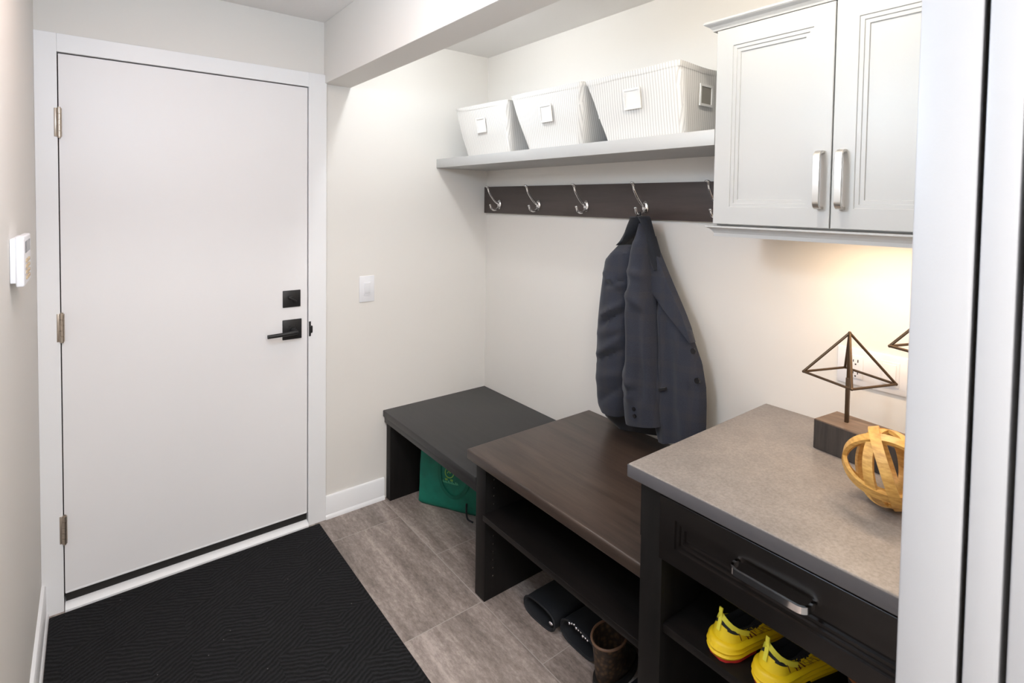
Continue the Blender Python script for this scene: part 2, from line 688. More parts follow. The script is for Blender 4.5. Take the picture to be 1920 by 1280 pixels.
# door leaf
door = struct(MB().box(0.0, DW, -0.006, 0.040, 0.0615, DT, 0.0015).build('door_1', 'door'))
for zc in (1.829, 1.074, 0.313):
    m = MB()
    m.box(-0.013, -0.004, -0.0185, -0.0165, zc - 0.052, zc + 0.052, 0.0008)
    for k in range(5):
        z0 = zc - 0.052 + k * 0.0208
        m.disc((0.0015, -0.0195, z0 + 0.0006), (0, 0, 1), 0.0082, 0.0196, 16)
    m.disc((0.0015, -0.0195, zc - 0.056), (0, 0, 1), 0.005, 0.112, 12)
    m.build('hinge', 'hinge', door, True)
# deadbolt
m = MB().box(0.782, 0.861, -0.013, -0.006, 1.061, 1.139, 0.002)
db = m.build('deadbolt', 'black', door, True)
m = MB()
m.disc((0.820, -0.013, 1.100), (0, -1, 0), 0.011, 0.008)
R_ = Matrix.Rotation(math.radians(-52), 3, 'Y')
m.box(0.8155, 0.8245, -0.036, -0.019, 1.078, 1.122, 0.003, 2, Matrix.Rotation(math.radians(-55), 3, 'Y'), (0.820, -0.025, 1.100))
m.build('thumb_turn', 'black', db, True)
# lever
m = MB().box(0.781, 0.866, -0.014, -0.006, 0.911, 1.003, 0.002)
lv = m.build('lever_lock', 'black', door, True)
m = MB()
m.disc((0.828, -0.014, 0.952), (0, -1, 0), 0.0165, 0.012, 24)
m.disc((0.828, -0.026, 0.952), (0, -1, 0), 0.011, 0.040, 24)
m.tube([(0.832, -0.060, 0.952), (0.815, -0.064, 0.951), (0.77, -0.064, 0.949), (0.704, -0.062, 0.947)], [0.0095, 0.0098, 0.0092, 0.0088], 16)
m.build('lever', 'black', lv, True)
m = MB()
m.disc((0.812, -0.014, 0.973), (0, -1, 0), 0.0055, 0.003, 16)
m.build('lock_button', 'black', lv, True)
# sweep under the leaf
MB().box(0.002, DW - 0.002, 0.0, 0.030, 0.0275, 0.0615).build('door_sweep', 'rubber', door)
MB().box(0.002, DW - 0.002, -0.0075, -0.0055, 0.0615, 0.068, 0.0006).build('bottom_edge_strip', 'trim', door)
# threshold
m = MB()
m.prism([(-0.033, 0.0), (-0.033, 0.012), (-0.026, 0.020), (-0.006, 0.026), (0.05, 0.027), (0.05, 0.0)], 'x', 0.0, DW)
struct(m.build('trim_2', 'trim', None, True))

# baseboards


def base_profile(t=0.013, h=0.112):
    return [(0, 0), (-t - 0.007, 0), (-t - 0.007, 0.010), (-t - 0.003, 0.017), (-t, 0.020), (-t, h - 0.008), (-t + 0.004, h - 0.002), (0, h)]


m = MB()
m.prism([(y, z) for y, z in base_profile()], 'x', CR, 1.289)
struct(m.build('baseboard_back', 'trim', None, True))
m = MB()
m.prism([(XL - y, z) for y, z in base_profile(0.013, 0.125)], 'y', PY - 0.16, -0.017)
struct(m.build('baseboard_left', 'trim', None, True))

# pocket door jamb and door edge (right foreground)
m = MB()
m.box(0.850, 0.872, -2.447, PY - 0.0, 0, 2.10, 0.003)
m.box(0.850, 0.872, -2.545, -2.489, 0, 2.10, 0.003)
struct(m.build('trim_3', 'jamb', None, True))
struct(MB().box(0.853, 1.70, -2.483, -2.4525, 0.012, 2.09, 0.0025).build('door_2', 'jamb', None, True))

# ------------------------------------------------------------------ floor mat
m = MB()
m.box(-0.045, 0.943, -1.75, -0.036, 0.0005, 0.0075, 0.003)
tag(m.build('entrance_mat', 'mat', None, True), 'black ribbed entrance mat on the floor in front of the white door', 'mat')

# ------------------------------------------------------------------ low bench
b1 = thing('bench', 'low charcoal bench in the corner with an open space holding a green bag', 'bench', (1.6, -0.43, 0))
MB().box(1.282, A, -0.860, -0.0005, 0.436, 0.4693, 0.004).build('seat', 'esp_top', b1, True)
MB().box(1.290, A, -0.856, -0.004, 0.405, 0.4355, 0.002).build('apron', 'esp_top', b1, True)
MB().box(1.302, A - 0.005, -0.050, -0.004, 0.0, 0.4045, 0.002).build('side_panel', 'esp', b1, True)

# ------------------------------------------------------------------ middle shoe bench
b2 = thing('shoe_bench', 'dark brown bench with one inner shelf, between the low bench and the drawer cabinet', 'bench', (1.6, -1.3, 0))
MB().box(1.244, A, -1.716, -0.853, 0.553, 0.5927, 0.006, 3).build('seat', 'esp_top2', b2, True)
MB().box(1.285, A - 0.004, -0.926, -0.8620, 0.0, 0.5525, 0.002).build('side_panel', 'esp', b2, True)
m = MB()
for k in range(15):
    z = 0.09 + k * 0.032
    MB().tube([(1.325, -0.9258, z), (1.325, -0.9268, z)], 0.0026, 10).build('peg_hole', 'nickel', b2, True)
MB().box(1.272, A - 0.004, -1.712, -0.9275, 0.330, 0.352, 0.0015).build('shelf', 'esp_h', b2, True)
MB().box(A - 0.012, A - 0.004, -1.712, -0.9275, 0.353, 0.5525).build('back_panel', 'esp', b2)

# ------------------------------------------------------------------ drawer cabinet and worktop
XF = 1.222  # front of frame
b3 = thing('drawer_cabinet', 'dark espresso cabinet with one drawer above an open shoe shelf', 'cabinet', (1.6, -2.05, 0))
m = MB()
m.box(XF, A - 0.004, -1.786, -1.7185, 0.0, 0.842, 0.0015)
m.box(XF, A - 0.004, -1.7195, -1.7165, 0.690, 0.842, 0.001)
m.build('side_panel', 'esp', b3, True)
MB().box(XF, A - 0.004, -2.3895, -2.350, 0.0, 0.842, 0.0015).build('side_panel', 'esp', b3, True)
MB().box(XF + 0.02, A - 0.02, -2.3495, -1.7865, 0.690, 0.712).build('drawer_deck', 'esp', b3)
MB().box(A - 0.014, A - 0.005, -2.3495, -1.7865, 0.0, 0.689).build('back_panel', 'esp', b3)
MB().box(1.230, A - 0.016, -2.3495, -1.7865, 0.470, 0.492, 0.0012).build('shelf', 'esp_h', b3, True)


def panel_front(mb, x, y0, y1, z0, z1, rail, steps, th, depth=0.0022, gap=0.0075, closed_steps=True):
    """framed front facing -X at plane x: outer frame then stepped recesses to a flat panel; as one loft of nested rectangles"""
    def ring(i, xx):
        return [(xx, y0 + i, z0 + i), (xx, y1 - i, z0 + i), (xx, y1 - i, z1 - i), (xx, y0 + i, z1 - i)]
    rings = [ring(0, x + th), ring(0, x + 0.0015), ring(0.0015, x), ring(rail, x)]
    i = rail
    xx = x
    for k in range(steps):
        xx += depth
        rings.append(ring(i + 0.0012, xx))
        i += gap
        rings.append(ring(i, xx))
    xx += depth * 1.3
    rings.append(ring(i + 0.0012, xx))
    mb.loft(rings)


m = MB()
panel_front(m, 1.204, -2.368, -1.7890, 0.675, 0.836, 0.045, 2, 0.0215, 0.0055, 0.010)
dr = m.build('drawer', 'esp_d', b3)


def bow_pull(p0, p1, out, w=0.013, th=0.0065, depth=0.032, up=(0, 0, 1)):
    """cabinet pull from p0 to p1 standing off along out; rounded corners"""
    p0, p1, out = Vector(p0), Vector(p1), Vector(out)
    d = (p1 - p0).normalized()
    pts = [p0, p0 + out * depth * 0.45]
    r = depth * 0.5
    for k in range(0, 7):
        a = PI / 2 * k / 6
        pts.append(p0 + out * (depth - r + r * math.sin(a)) + d * (r - r * math.cos(a)))
    for k in range(6, -1, -1):
        a = PI / 2 * k / 6
        pts.append(p1 + out * (depth - r + r * math.sin(a)) - d * (r - r * math.cos(a)))
    pts += [p1 + out * depth * 0.45, p1]
    m = MB()
    # width is across both the bar and its standoff
    side = d.cross(out)
    m.sweep(pts, th, w, side)
    b = m.bm
    for q in (p0, p1):
        mm = Matrix((d, side, out)).transposed()
        m.box(-0.0095, 0.0095, -w / 2 - 0.0015, w / 2 + 0.0015, 0, 0.006, 0.001)
        b.verts.ensure_lookup_table()
    return m


def pull_object(p0, p1, out, parent, matname, w=0.013, depth=0.032):
    p0, p1, out = Vector(p0), Vector(p1), Vector(out)
    d = (p1 - p0).normalized()
    r = depth * 0.55
    pts = [p0, p0 + out * (depth - r)]
    for k in range(1, 8):
        a = PI / 2 * k / 7
        pts.append(p0 + out * (depth - r + r * math.sin(a)) + d * (r - r * math.cos(a)))
    n = len(pts)
    L = (p1 - p0).length
    mid = (p0 + p1) / 2
    pts += [q + d * (L - 2 * (q - p0).dot(d)) for q in reversed(pts[:n])]
    m = MB()
    m.sweep(pts, 0.0065, w, d.cross(out))
    return m.build('handle', matname, parent, 25)


pull_object((1.2105, -1.992, 0.770), (1.2105, -2.152, 0.770), (-1, 0, 0), dr, 'chrome', 0.014, 0.034)
wt = tag(MB().box(1.2005, A - 0.0005, PY + 0.0005, -1.690, 0.8425, 0.8774, 0.003, 3).build('worktop', 'counter', None, True),
         'taupe grey laminate worktop on the drawer cabinet', 'worktop')
m = MB()  # thin strips added to carry the shaded edge colour
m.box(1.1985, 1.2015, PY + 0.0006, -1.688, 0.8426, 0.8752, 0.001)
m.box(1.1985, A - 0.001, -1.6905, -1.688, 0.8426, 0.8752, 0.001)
m.build('shaded_edge', 'edge', wt, True)['label'] = 'worktop edge with shade put into its grey'

# ------------------------------------------------------------------ wall shelf
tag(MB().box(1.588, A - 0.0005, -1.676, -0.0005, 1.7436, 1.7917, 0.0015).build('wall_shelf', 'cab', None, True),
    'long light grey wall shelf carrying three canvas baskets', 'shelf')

# ------------------------------------------------------------------ hook rail
rail = tag(MB().box(1.909, A - 0.0005, -1.90, -0.004, 1.498, 1.6488, 0.0015).build('hook_rail', 'rail', None, True),
           'dark brown wooden rail with chrome coat hooks under the shelf', 'hook rail')


def curve_pts(ctrl, n=8):
    """Catmull-Rom through control points"""
    c = [Vector(p) for p in ctrl]
    c = [c[0] * 2 - c[1]] + c + [c[-1] * 2 - c[-2]]
    out = []
    for i in range(1, len(c) - 2):
        for k in range(n):
            t = k / n
            a, b, d, e = c[i - 1], c[i], c[i + 1], c[i + 2]
            out.append(0.5 * ((2 * b) + (-a + d) * t + (2 * a - 5 * b + 4 * d - e) * t * t + (-a + 3 * b - 3 * d + e) * t ** 3))
    out.append(c[-2])
    return out


def hook(y):
    m = MB()
    xb = 1.909
    m.ball((xb - 0.003, y, 1.549), 0.023, 20, (0.45, 0.74, 1.18))
    hk = m.build('coat_hook', 'chrome', rail, 60)
    m = MB()
    up = curve_pts([(xb - 0.006, y, 1.552), (xb - 0.026, y, 1.561), (xb - 0.052, y, 1.585), (xb - 0.075, y, 1.615), (xb - 0.083, y, 1.634), (xb - 0.092, y, 1.646)], 6)
    k = len(up)
    m.tube(up, [0.0075 - 0.0035 * i / (k - 1) for i in range(k)], 12)
    m.ball(up[-1], 0.0085, 14, (1.15, 1.25, 0.55))
    m.build('upper_prong', 'chrome', hk, 60)
    m = MB()
    lo = curve_pts([(xb - 0.006, y, 1.540), (xb - 0.017, y, 1.526), (xb - 0.038, y, 1.518), (xb - 0.058, y, 1.525), (xb - 0.067, y, 1.545)], 6)
    k = len(lo)
    m.tube(lo, [0.0068 - 0.0022 * i / (k - 1) for i in range(k)], 12)
    m.ball(lo[-1], 0.0062, 14, (1.0, 1.2, 0.8))
    m.build('lower_prong', 'chrome', hk, 60)
    m = MB()
    for dz in (0.030, -0.030):
        m.ball((xb - 0.001, y, 1.549 + dz * 0.55), 0.0045, 10, (0.6, 1, 1))
    return hk


for y in (-0.158, -0.494, -0.833, -1.173, -1.512):
    hook(y)

# ------------------------------------------------------------------ wall cabinet
XC = 1.588
wc = thing('wall_cabinet', 'light grey two door wall cabinet above the worktop', 'cabinet', (1.76, -2.03, 1.47))
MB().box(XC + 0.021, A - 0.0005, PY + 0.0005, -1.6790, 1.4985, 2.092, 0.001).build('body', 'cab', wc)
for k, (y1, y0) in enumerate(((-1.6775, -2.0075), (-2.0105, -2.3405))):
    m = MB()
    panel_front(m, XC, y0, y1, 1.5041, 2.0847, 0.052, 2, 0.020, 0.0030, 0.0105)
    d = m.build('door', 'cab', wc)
    yh = (-1.985, -2.037)[k]
    pull_object((XC + 0.0005, yh, 1.557), (XC + 0.0005, yh, 1.702), (-1, 0, 0), d, 'nickel', 0.015, 0.030)
# filler strip by the pocket door wall
MB().box(XC + 0.004, XC + 0.022, -2.3895, -2.3430, 1.5041, 2.0847, 0.001).build('filler_strip', 'cab', wc)


def mould(mb, prof, y_end, y_far):
    """moulding profile (out, z) along the front, mitred and returned along the left side to the wall"""
    rings = []
    for y_, mode in ((y_far, 0), (None, 1), (None, 2)):
        r = []
        for o_, z in prof:
            if mode == 0:
                r.append((XC + 0.021 - o_, y_far, z))
            elif mode == 1:
                r.append((XC + 0.021 - o_, y_end + o_, z))
            else:
                r.append((A - 0.001, y_end + o_, z))
        rings.append(r)
    mb.loft(rings)


m = MB()
mould(m, [(-0.012, 2.088), (0.018, 2.088), (0.020, 2.093), (0.026, 2.100), (0.036, 2.106), (0.039, 2.109), (0.039, 2.114), (-0.012, 2.114)], -1.679, PY + 0.001)
m.build('crown_moulding', 'cab', wc)
m = MB()
mould(m, [(-0.008, 1.466), (0.006, 1.466), (0.006, 1.476), (0.010, 1.483), (0.016, 1.489), (0.024, 1.493), (0.024, 1.498), (-0.008, 1.498)], -1.679, PY + 0.001)
m.build('light_rail', 'cab', wc)
m = MB().box(1.700, 1.740, -2.30, -1.90, 1.4880, 1.4984, 0.001)
lb = m.build('lamp_bar', 'nickel', wc)

# ------------------------------------------------------------------ baskets


def rounded_ring(x0, x1, y0, y1, z, r, n=5, bulge=0.0):
    pts = []
    for cx, cy, a0 in ((x1 - r, y1 - r, 0), (x0 + r, y1 - r, 90), (x0 + r, y0 + r, 180), (x1 - r, y0 + r, 270)):
        for k in range(n + 1):
            a = math.radians(a0 + 90 * k / n)
            pts.append((cx + r * math.cos(a), cy + r * math.sin(a), z))
    return pts


def basket(y_hi, y_lo, ty_hi, ty_lo, label, seed, ztop, sag):
    """top edge from y_hi to y_lo, foot inset"""
    x0, x1 = 1.602, 1.905
    z0 = 1.7922
    t = thing('storage_basket', label, 'basket', ((x0 + x1) / 2, (y_hi + y_lo) / 2, z0), 0, 'canvas baskets on the wall shelf')
    m = MB()
    rings = []
    NZ = 14
    for k in range(NZ + 1):
        f = k / NZ
        xi = 0.040 * (1 - f)
        ring = rounded_ring(x0 + xi, x1 - xi * 0.8, y_lo + ty_lo * (1 - f), y_hi - ty_hi * (1 - f), z0 + (ztop - z0) * f, 0.012, 4)
        # subdivide the long sides so that they can sag
        out = []
        for i in range(len(ring)):
            a, b = Vector(ring[i]), Vector(ring[(i + 1) % len(ring)])
            seg = max(1, int((b - a).length / 0.03))
            for q in range(seg):
                out.append(a.lerp(b, q / seg))
        cx, cy = (x0 + x1) / 2, (y_lo + y_hi) / 2
        for p in out:
            nz = noise.noise(Vector((p.x * 7 + seed, p.y * 7, p.z * 9)))
            d = Vector((p.x - cx, p.y - cy, 0))
            p += d.normalized() * nz * 0.006 * math.sin(PI * min(1, f * 1.0 + 0.001))
            if f > 0.85:
                p.z += 0.004 * noise.noise(Vector((p.x * 9, p.y * 6 + seed, 0))) + sag * (p.y - cy) / max(0.1, (y_hi - y_lo))
        rings.append(out)
    n = min(len(r) for r in rings)
    # equal counts: resample
    def resample(r, n):
        L = [0]
        for i in range(len(r)):
            L.append(L[-1] + (Vector(r[(i + 1) % len(r)]) - Vector(r[i])).length)
        res = []
        j = 0
        for k in range(n):
            s_ = L[-1] * k / n
            while L[j + 1] < s_:
                j += 1
            q = (s_ - L[j]) / max(1e-9, L[j + 1] - L[j])
            res.append(Vector(r[j]).lerp(Vector(r[(j + 1) % len(r)]), q))
        return res
    cnt = len(rings[-1])
    rings = [r if len(r) == cnt else resample(r, cnt) for r in rings]
    top = rings[-1]
    cc = Vector(((x0 + x1) / 2, (y_lo + y_hi) / 2, 0))
    inner = []
    for k in range(NZ, 0, -1):
        r = []
        for p in rings[k]:
            d = Vector((p.x - cc.x, p.y - cc.y, 0))
            r.append(p - d.normalized() * 0.006 + Vector((0, 0, 0.0)))
        inner.append(r)
    m.loft(rings + inner)
    body = m.build('body', 'canvas', t, 50)
    # folded hem along the top
    m = MB()
    k = NZ - 1
    hem = []
    for ring, off in ((rings[NZ - 1], 0.0014), (rings[NZ], 0.0020)):
        hem.append([p + Vector((p.x - cc.x, p.y - cc.y, 0)).normalized() * off for p in ring])
    hem.append([p + Vector((0, 0, 0.002)) for p in hem[-1]])
    hem.append([p - Vector((p.x - cc.x, p.y - cc.y, 0)).normalized() * 0.008 for p in hem[-1]])
    m.loft(hem, False, False)
    m.build('hem', 'canvas', t, 50)
    # label holders: front and near side
    zc = z0 + (ztop - z0) * 0.60
    f = 0.60

    def holder(c, right, upv, nrm, card):
        w_, h_ = 0.052, 0.046
        m = MB()
        mm = Matrix((right, upv, nrm)).transposed()
        c = Vector(c)
        fr = MB()
        tmp = []
        for (a0, a1, b0, b1) in ((-w_, w_, h_ - 0.010, h_), (-w_, w_, -h_, -h_ + 0.010), (-w_, -w_ + 0.010, -h_ + 0.010, h_ - 0.010), (w_ - 0.010, w_, -h_ + 0.010, h_ - 0.010)):
            b = bmesh.new()
            bmesh.ops.create_cube(b, size=1)
            for v in b.verts:
                q = Vector(((a0 + a1) / 2 + v.co.x * (a1 - a0), (b0 + b1) / 2 + v.co.y * (b1 - b0), 0.002 + v.co.z * 0.004))
                v.co = c + mm @ (q * Vector((0.72, 0.72, 1)) if False else Vector((q.x * 0.72, q.y * 0.80, q.z)))
            m.merge(b)
        h = m.build('label_holder', 'plaincanvas', t)
        m = MB()
        b = bmesh.new()
        bmesh.ops.create_cube(b, size=1)
        for v in b.verts:
            v.co = c + mm @ Vector((v.co.x * 0.060, v.co.y * 0.058, 0.0006 + v.co.z * 0.0012))
        m.merge(b)
        m.build('card', card, h)
    slope_f = Vector((-0.040, 0, ztop - z0)).normalized()
    nf = Vector((-slope_f.z, 0, slope_f.x)).normalized()
    xi = 0.040 * (1 - f)
    ymid = (y_hi - ty_hi * (1 - f) + y_lo + ty_lo * (1 - f)) / 2
    holder((x0 + xi - 0.007, ymid, zc), Vector((0, -1, 0)), slope_f, nf, 'plaincanvas')
    slope_s = Vector((0, -ty_lo, ztop - z0)).normalized()
    ns = Vector((0, -slope_s.z, slope_s.y)).normalized()
    holder(((x0 + x1) / 2, y_lo + ty_lo * (1 - f) - 0.007, zc), Vector((1, 0, 0)), slope_s, ns, 'taupe')
    return t


basket(-0.165, -0.612, 0.065, 0.030, 'cream canvas basket nearest the wall corner on the shelf', 1.3, 2.037, 0.010)
basket(-0.640, -1.092, 0.085, 0.040, 'cream canvas basket with a creased front, middle of three on the shelf', 5.1, 2.037, 0.006)
basket(-1.110, -1.532, 0.080, 0.004, 'pinstriped canvas basket next to the grey wall cabinet', 9.7, 2.030, 0.0)

# ------------------------------------------------------------------ switch, outlet, keypad
sw = thing('light_switch', 'white rocker light switch on the wall between door and low bench', 'light switch', (1.19, -0.001, 1.047))
MB().box(1.150, 1.230, -0.0065, -0.0005, 1.047, 1.179, 0.003).build('plate', 'plastic', sw, True)
MB().box(1.172, 1.208, -0.0085, -0.006, 1.078, 1.148, 0.001).build('frame', 'plastic', sw, True)
MB().box(1.175, 1.205, -0.0125, -0.008, 1.092, 1.145, 0.0015, 2, Matrix.Rotation(math.radians(3), 3, 'X'), (1.19, -0.010, 1.113)).build('rocker', 'plastic', sw, True)

ou = thing('wall_outlet', 'white double gang outlet and switch plate above the worktop', 'outlet', (A - 0.001, -2.0, 1.019))
MB().box(A - 0.0065, A - 0.0005, -2.097, -1.913, 1.018, 1.131, 0.003).build('plate', 'plastic', ou, True)
m = MB().box(A - 0.0095, A - 0.006, -1.985, -1.945, 1.040, 1.110, 0.001)
rc = m.build('receptacle', 'plastic', ou, True)
m = MB()
for zc in (1.093, 1.057):
    m.box(A - 0.0099, A - 0.0094, -1.9725, -1.9700, zc - 0.004, zc + 0.005)
    m.box(A - 0.0099, A - 0.0094, -1.9600, -1.9575, zc - 0.0035, zc + 0.0035)
    m.disc((A - 0.0094, -1.965, zc - 0.010), (-1, 0, 0), 0.0024, 0.0005, 12)
m.build('slots', 'slot', rc)
MB().box(A - 0.0085, A - 0.006, -2.078, -2.030, 1.038, 1.112, 0.001).build('frame', 'plastic', ou, True)
MB().box(A - 0.012, A - 0.0075, -2.070, -2.036, 1.045, 1.105, 0.0015, 2, Matrix.Rotation(math.radians(3), 3, 'Y'), (A - 0.01, -2.05, 1.075)).build('rocker', 'plastic', ou, True)

kp = thing('alarm_keypad', 'white alarm keypad with small screen on the left wall beside the door', 'keypad', (XL + 0.001, -0.75, 1.34))
KY0, KY1 = -0.845, -0.660
MB().box(XL + 0.0005, XL + 0.012, KY0 + 0.004, KY1 - 0.004, 1.347, 1.455, 0.002).build('back_plate', 'plastic', kp, True)
MB().box(XL + 0.011, XL + 0.027, KY0, KY1, 1.338, 1.460, 0.004, 3).build('housing', 'plastic', kp, True)
MB().box(XL + 0.0265, XL + 0.028, KY0 + 0.03, KY1 - 0.03, 1.418, 1.447, 0.0006).build('screen', 'screen', kp, True)
for r in range(4):
    for c in range(3):
        yy = KY0 + 0.052 + c * 0.032
        zz = 1.398 - r * 0.014
        MB().box(XL + 0.0265, XL + 0.030, yy - 0.010, yy + 0.010, zz - 0.0045, zz + 0.0045, 0.0015).build('key', 'key', kp, True)

# ------------------------------------------------------------------ blazer
bz = thing('blazer', 'charcoal navy plaid blazer hanging from the fourth chrome hook', 'jacket', (1.86, -1.17, 0.62))


def cpx(x, y):
    """crop pixel of the jacket study to photograph pixel"""
    return 1080 + x / 2.846, 390 + y / 2.846


def interp(rows, y):
    if y <= rows[0][0]:
        return rows[0][1:]
    for a, b in zip(rows, rows[1:]):
        if y <= b[0]:
            f = (y - a[0]) / (b[0] - a[0])
            return tuple(p + (q - p) * f for p, q in zip(a[1:], b[1:]))
    return rows[-1][1:]


def cloth_slab(rows, xback, front, n_rows=46, na=22, nb=8, fold=None, seed=0.0, ex=2.4, bot=None):
    """rows: (y, left, right[, depth scale]) in crop pixels. front(f) depth toward the room."""
    ya, yb = rows[0][0], rows[-1][0]
    rings = []
    for k in range(n_rows + 1):
        fy = k / n_rows
        y = ya + (yb - ya) * fy
        v = interp(rows, y)
        l, r = v[0], v[1]
        ds = v[2] if len(v) > 2 else 1.0
        dep = front(fy) * ds
        xm = xback - dep * 0.5
        ring = []
        for j in range(na + 1):
            s_ = j / na
            px_ = l + (r - l) * s_
            prof = max(0.0, 1 - abs(2 * s_ - 1) ** ex) ** (1 / ex)
            yy = y
            if bot and fy > 0.72:
                yy = y + bot(s_) * ((fy - 0.72) / 0.28)
            u, vv = cpx(px_, yy)
            P = at(u, vv, 'x', xm)
            d = dep * prof
            if fold:
                d += fold(px_, yy) * prof
            d += 0.004 * noise.noise(Vector((px_ * 0.012 + seed, yy * 0.008, 0))) * prof
            ring.append(Vector((xback - 0.004 - d, P.y, P.z)))
        for j in range(1, nb):
            s_ = 1 - j / nb
            a = ring[0].lerp(ring[na], s_)
            ring.append(Vector((xback, a.y, ring[int(round(s_ * na))].z)))
        rings.append(ring)
    m = MB()
    m.loft(rings)
    return m


def crease(x0, y0, x1, y1, wd, h):
    d = Vector((x1 - x0, y1 - y0))
    L = d.length
    d /= L

    def f(x, y):
        p = Vector((x - x0, y - y0))
        t = p.dot(d)
        q = abs(p.x * d.y - p.y * d.x)
        e = 1.0 if 0 <= t <= L else math.exp(-((min(abs(t), abs(t - L))) / (wd * 1.5)) ** 2)
        return h * math.exp(-(q / wd) ** 2) * e
    return f


def folds(*cs):
    return lambda x, y: sum(c(x, y) for c in cs)


# back panel with shoulders
rows = [(60, 300, 380), (110, 270, 392), (170, 240, 402), (200, 230, 412), (275, 166, 436), (340, 158, 462), (500, 140, 532), (700, 128, 604), (830, 124, 644), (960, 124, 670), (1100, 140, 676), (1165, 215, 675)]
m = cloth_slab(rows, 1.888, lambda f: 0.012 + 0.030 * min(1, f * 3), 50, 26, bot=lambda s_: 8 + 62 * s_)
m.build('back_panel', 'lining', bz, 60)
# right front with the buttons
rows = [(150, 392, 412), (240, 396, 440), (330, 392, 478), (430, 388, 520), (530, 384, 562), (620, 380, 598), (710, 376, 623), (770, 374, 643), (830, 372, 663), (900, 372, 674), (960, 372, 683), (1050, 380, 685), (1165, 420, 682), (1245, 440, 676)]
m = cloth_slab(rows, 1.848, lambda f: 0.020 + 0.022 * f, 54, 26, 8, folds(crease(470, 560, 500, 1240, 26, 0.0155), crease(560, 700, 600, 1200, 34, 0.0124), crease(430, 480, 440, 900, 20, -0.0155)), 3.0, 3.2)
m.build('front_panel', 'coat', bz, 60)
# side front beneath the sleeve with the pocket
rows = [(620, 380, 432), (800, 372, 448), (900, 366, 466), (960, 360, 482), (1060, 360, 486), (1158, 362, 484)]
m = cloth_slab(rows, 1.836, lambda f: 0.040, 30, 16, 6, folds(crease(420, 640, 450, 1000, 20, 0.0093)), 4.0, 3.0)
m.build('side_panel', 'coat', bz, 60)
m = MB()
p = [at(*cpx(q[0], q[1]), 'x', 1.784) for q in ((440, 962), (474, 958), (474, 972), (440, 978))]
m.loft([[Vector((1.784, q.y, q.z)) for q in p], [Vector((1.796, q.y, q.z)) for q in p]])
m.build('pocket_flap', 'lining', bz)
# far sleeve
rows = [(196, 226, 300, 0.5), (235, 186, 318, 0.8), (275, 150, 318), (340, 141, 312), (420, 131, 300), (500, 122, 292), (600, 112, 288), (700, 106, 290), (800, 103, 288), (900, 106, 278), (1000, 109, 268), (1040, 114, 262), (1078, 136, 246, 0.9)]
m = cloth_slab(rows, 1.834, lambda f: 0.060 + 0.014 * math.sin(PI * f), 60, 24, 8,
               folds(crease(180, 350, 262, 408, 16, 0.0155), crease(205, 400, 270, 385, 12, -0.0139), crease(180, 560, 262, 515, 18, 0.0170), crease(185, 600, 262, 560, 15, -0.0170), crease(150, 770, 258, 700, 22, 0.0155), crease(135, 800, 250, 760, 16, -0.0155), crease(150, 660, 258, 640, 20, 0.0093), crease(120, 900, 240, 880, 30, 0.0093), crease(160, 1010, 240, 960, 20, -0.0109)), 7.0, 2.2,
               bot=lambda s_: 42 * s_ - 6)
m.build('sleeve', 'coat', bz, 60)
for q in ((140, 1000), (146, 1048)):
    P = at(*cpx(*q), 'x', 1.778)
    MB().disc((P.x + 0.006, P.y, P.z), (-1, 0, 0), 0.006, 0.006, 16).build('cuff_button', 'button', bz, True)
# near sleeve
rows = [(82, 343, 366, 0.5), (130, 331, 372, 0.7), (180, 313, 378, 0.85), (230, 298, 382), (300, 283, 388), (400, 273, 394), (450, 267, 398), (560, 263, 404), (700, 268, 412), (800, 262, 420), (870, 250, 424), (950, 241, 430), (1010, 248, 434), (1060, 251, 438), (1120, 256, 446), (1150, 262, 452)]
m = cloth_slab(rows, 1.818, lambda f: 0.062 + 0.012 * math.sin(PI * f), 64, 26, 8,
               folds(crease(290, 330, 385, 360, 18, 0.0124), crease(285, 425, 300, 395, 14, -0.0124), crease(278, 455, 395, 520, 24, 0.0109), crease(300, 560, 310, 1000, 22, 0.0109), crease(360, 560, 372, 1000, 20, -0.0124), crease(260, 860, 320, 930, 20, 0.0109), crease(255, 990, 330, 960, 16, -0.0093), crease(385, 200, 392, 520, 10, -0.0093)), 11.0, 2.3,
               bot=lambda s_: 26 * s_ - 6)
m.build('sleeve', 'coat', bz, 60)
for q in ((308, 1072), (311, 1110)):
    P = at(*cpx(*q), 'x', 1.748)
    MB().disc((P.x + 0.006, P.y, P.z), (-1, 0, 0), 0.0075, 0.008, 16).build('cuff_button', 'button', bz, True)
# lapel
rows = [(150, 378, 418), (240, 384, 444), (330, 390, 481), (430, 402, 523), (500, 448, 553), (570, 500, 582), (640, 556, 608), (700, 606, 624), (716, 618, 628)]
m = cloth_slab(rows, 1.830, lambda f: 0.030, 40, 18, 5, None, 2.0, 9.0)
m.build('lapel', 'coat', bz, 60)
# collar: stand-up part and the band folded round the neck
rows = [(44, 284, 366, 0.7), (60, 282, 376), (90, 268, 352), (130, 250, 326), (165, 237, 284), (197, 228, 240, 0.6)]
m = cloth_slab(rows, 1.835, lambda f: 0.044, 24, 16, 6, folds(crease(270, 70, 250, 170, 14, -0.0155)), 1.0, 2.0)
m.build('collar', 'collar', bz, 60)
rows = [(42, 330, 388, 0.6), (80, 350, 398), (150, 372, 416), (230, 384, 440), (290, 400, 446), (330, 420, 444, 0.6)]
m = cloth_slab(rows, 1.818, lambda f: 0.026, 26, 12, 5, None, 1.5, 2.4)
m.build('collar', 'collar', bz, 60)
# front buttons
for q in ((630, 762), (650, 920)):
    P = at(*cpx(*q), 'x', 1.806)
    MB().disc((P.x, P.y, P.z), (-1, 0, 0), 0.0105, 0.007, 20).build('button', 'button', bz, True)
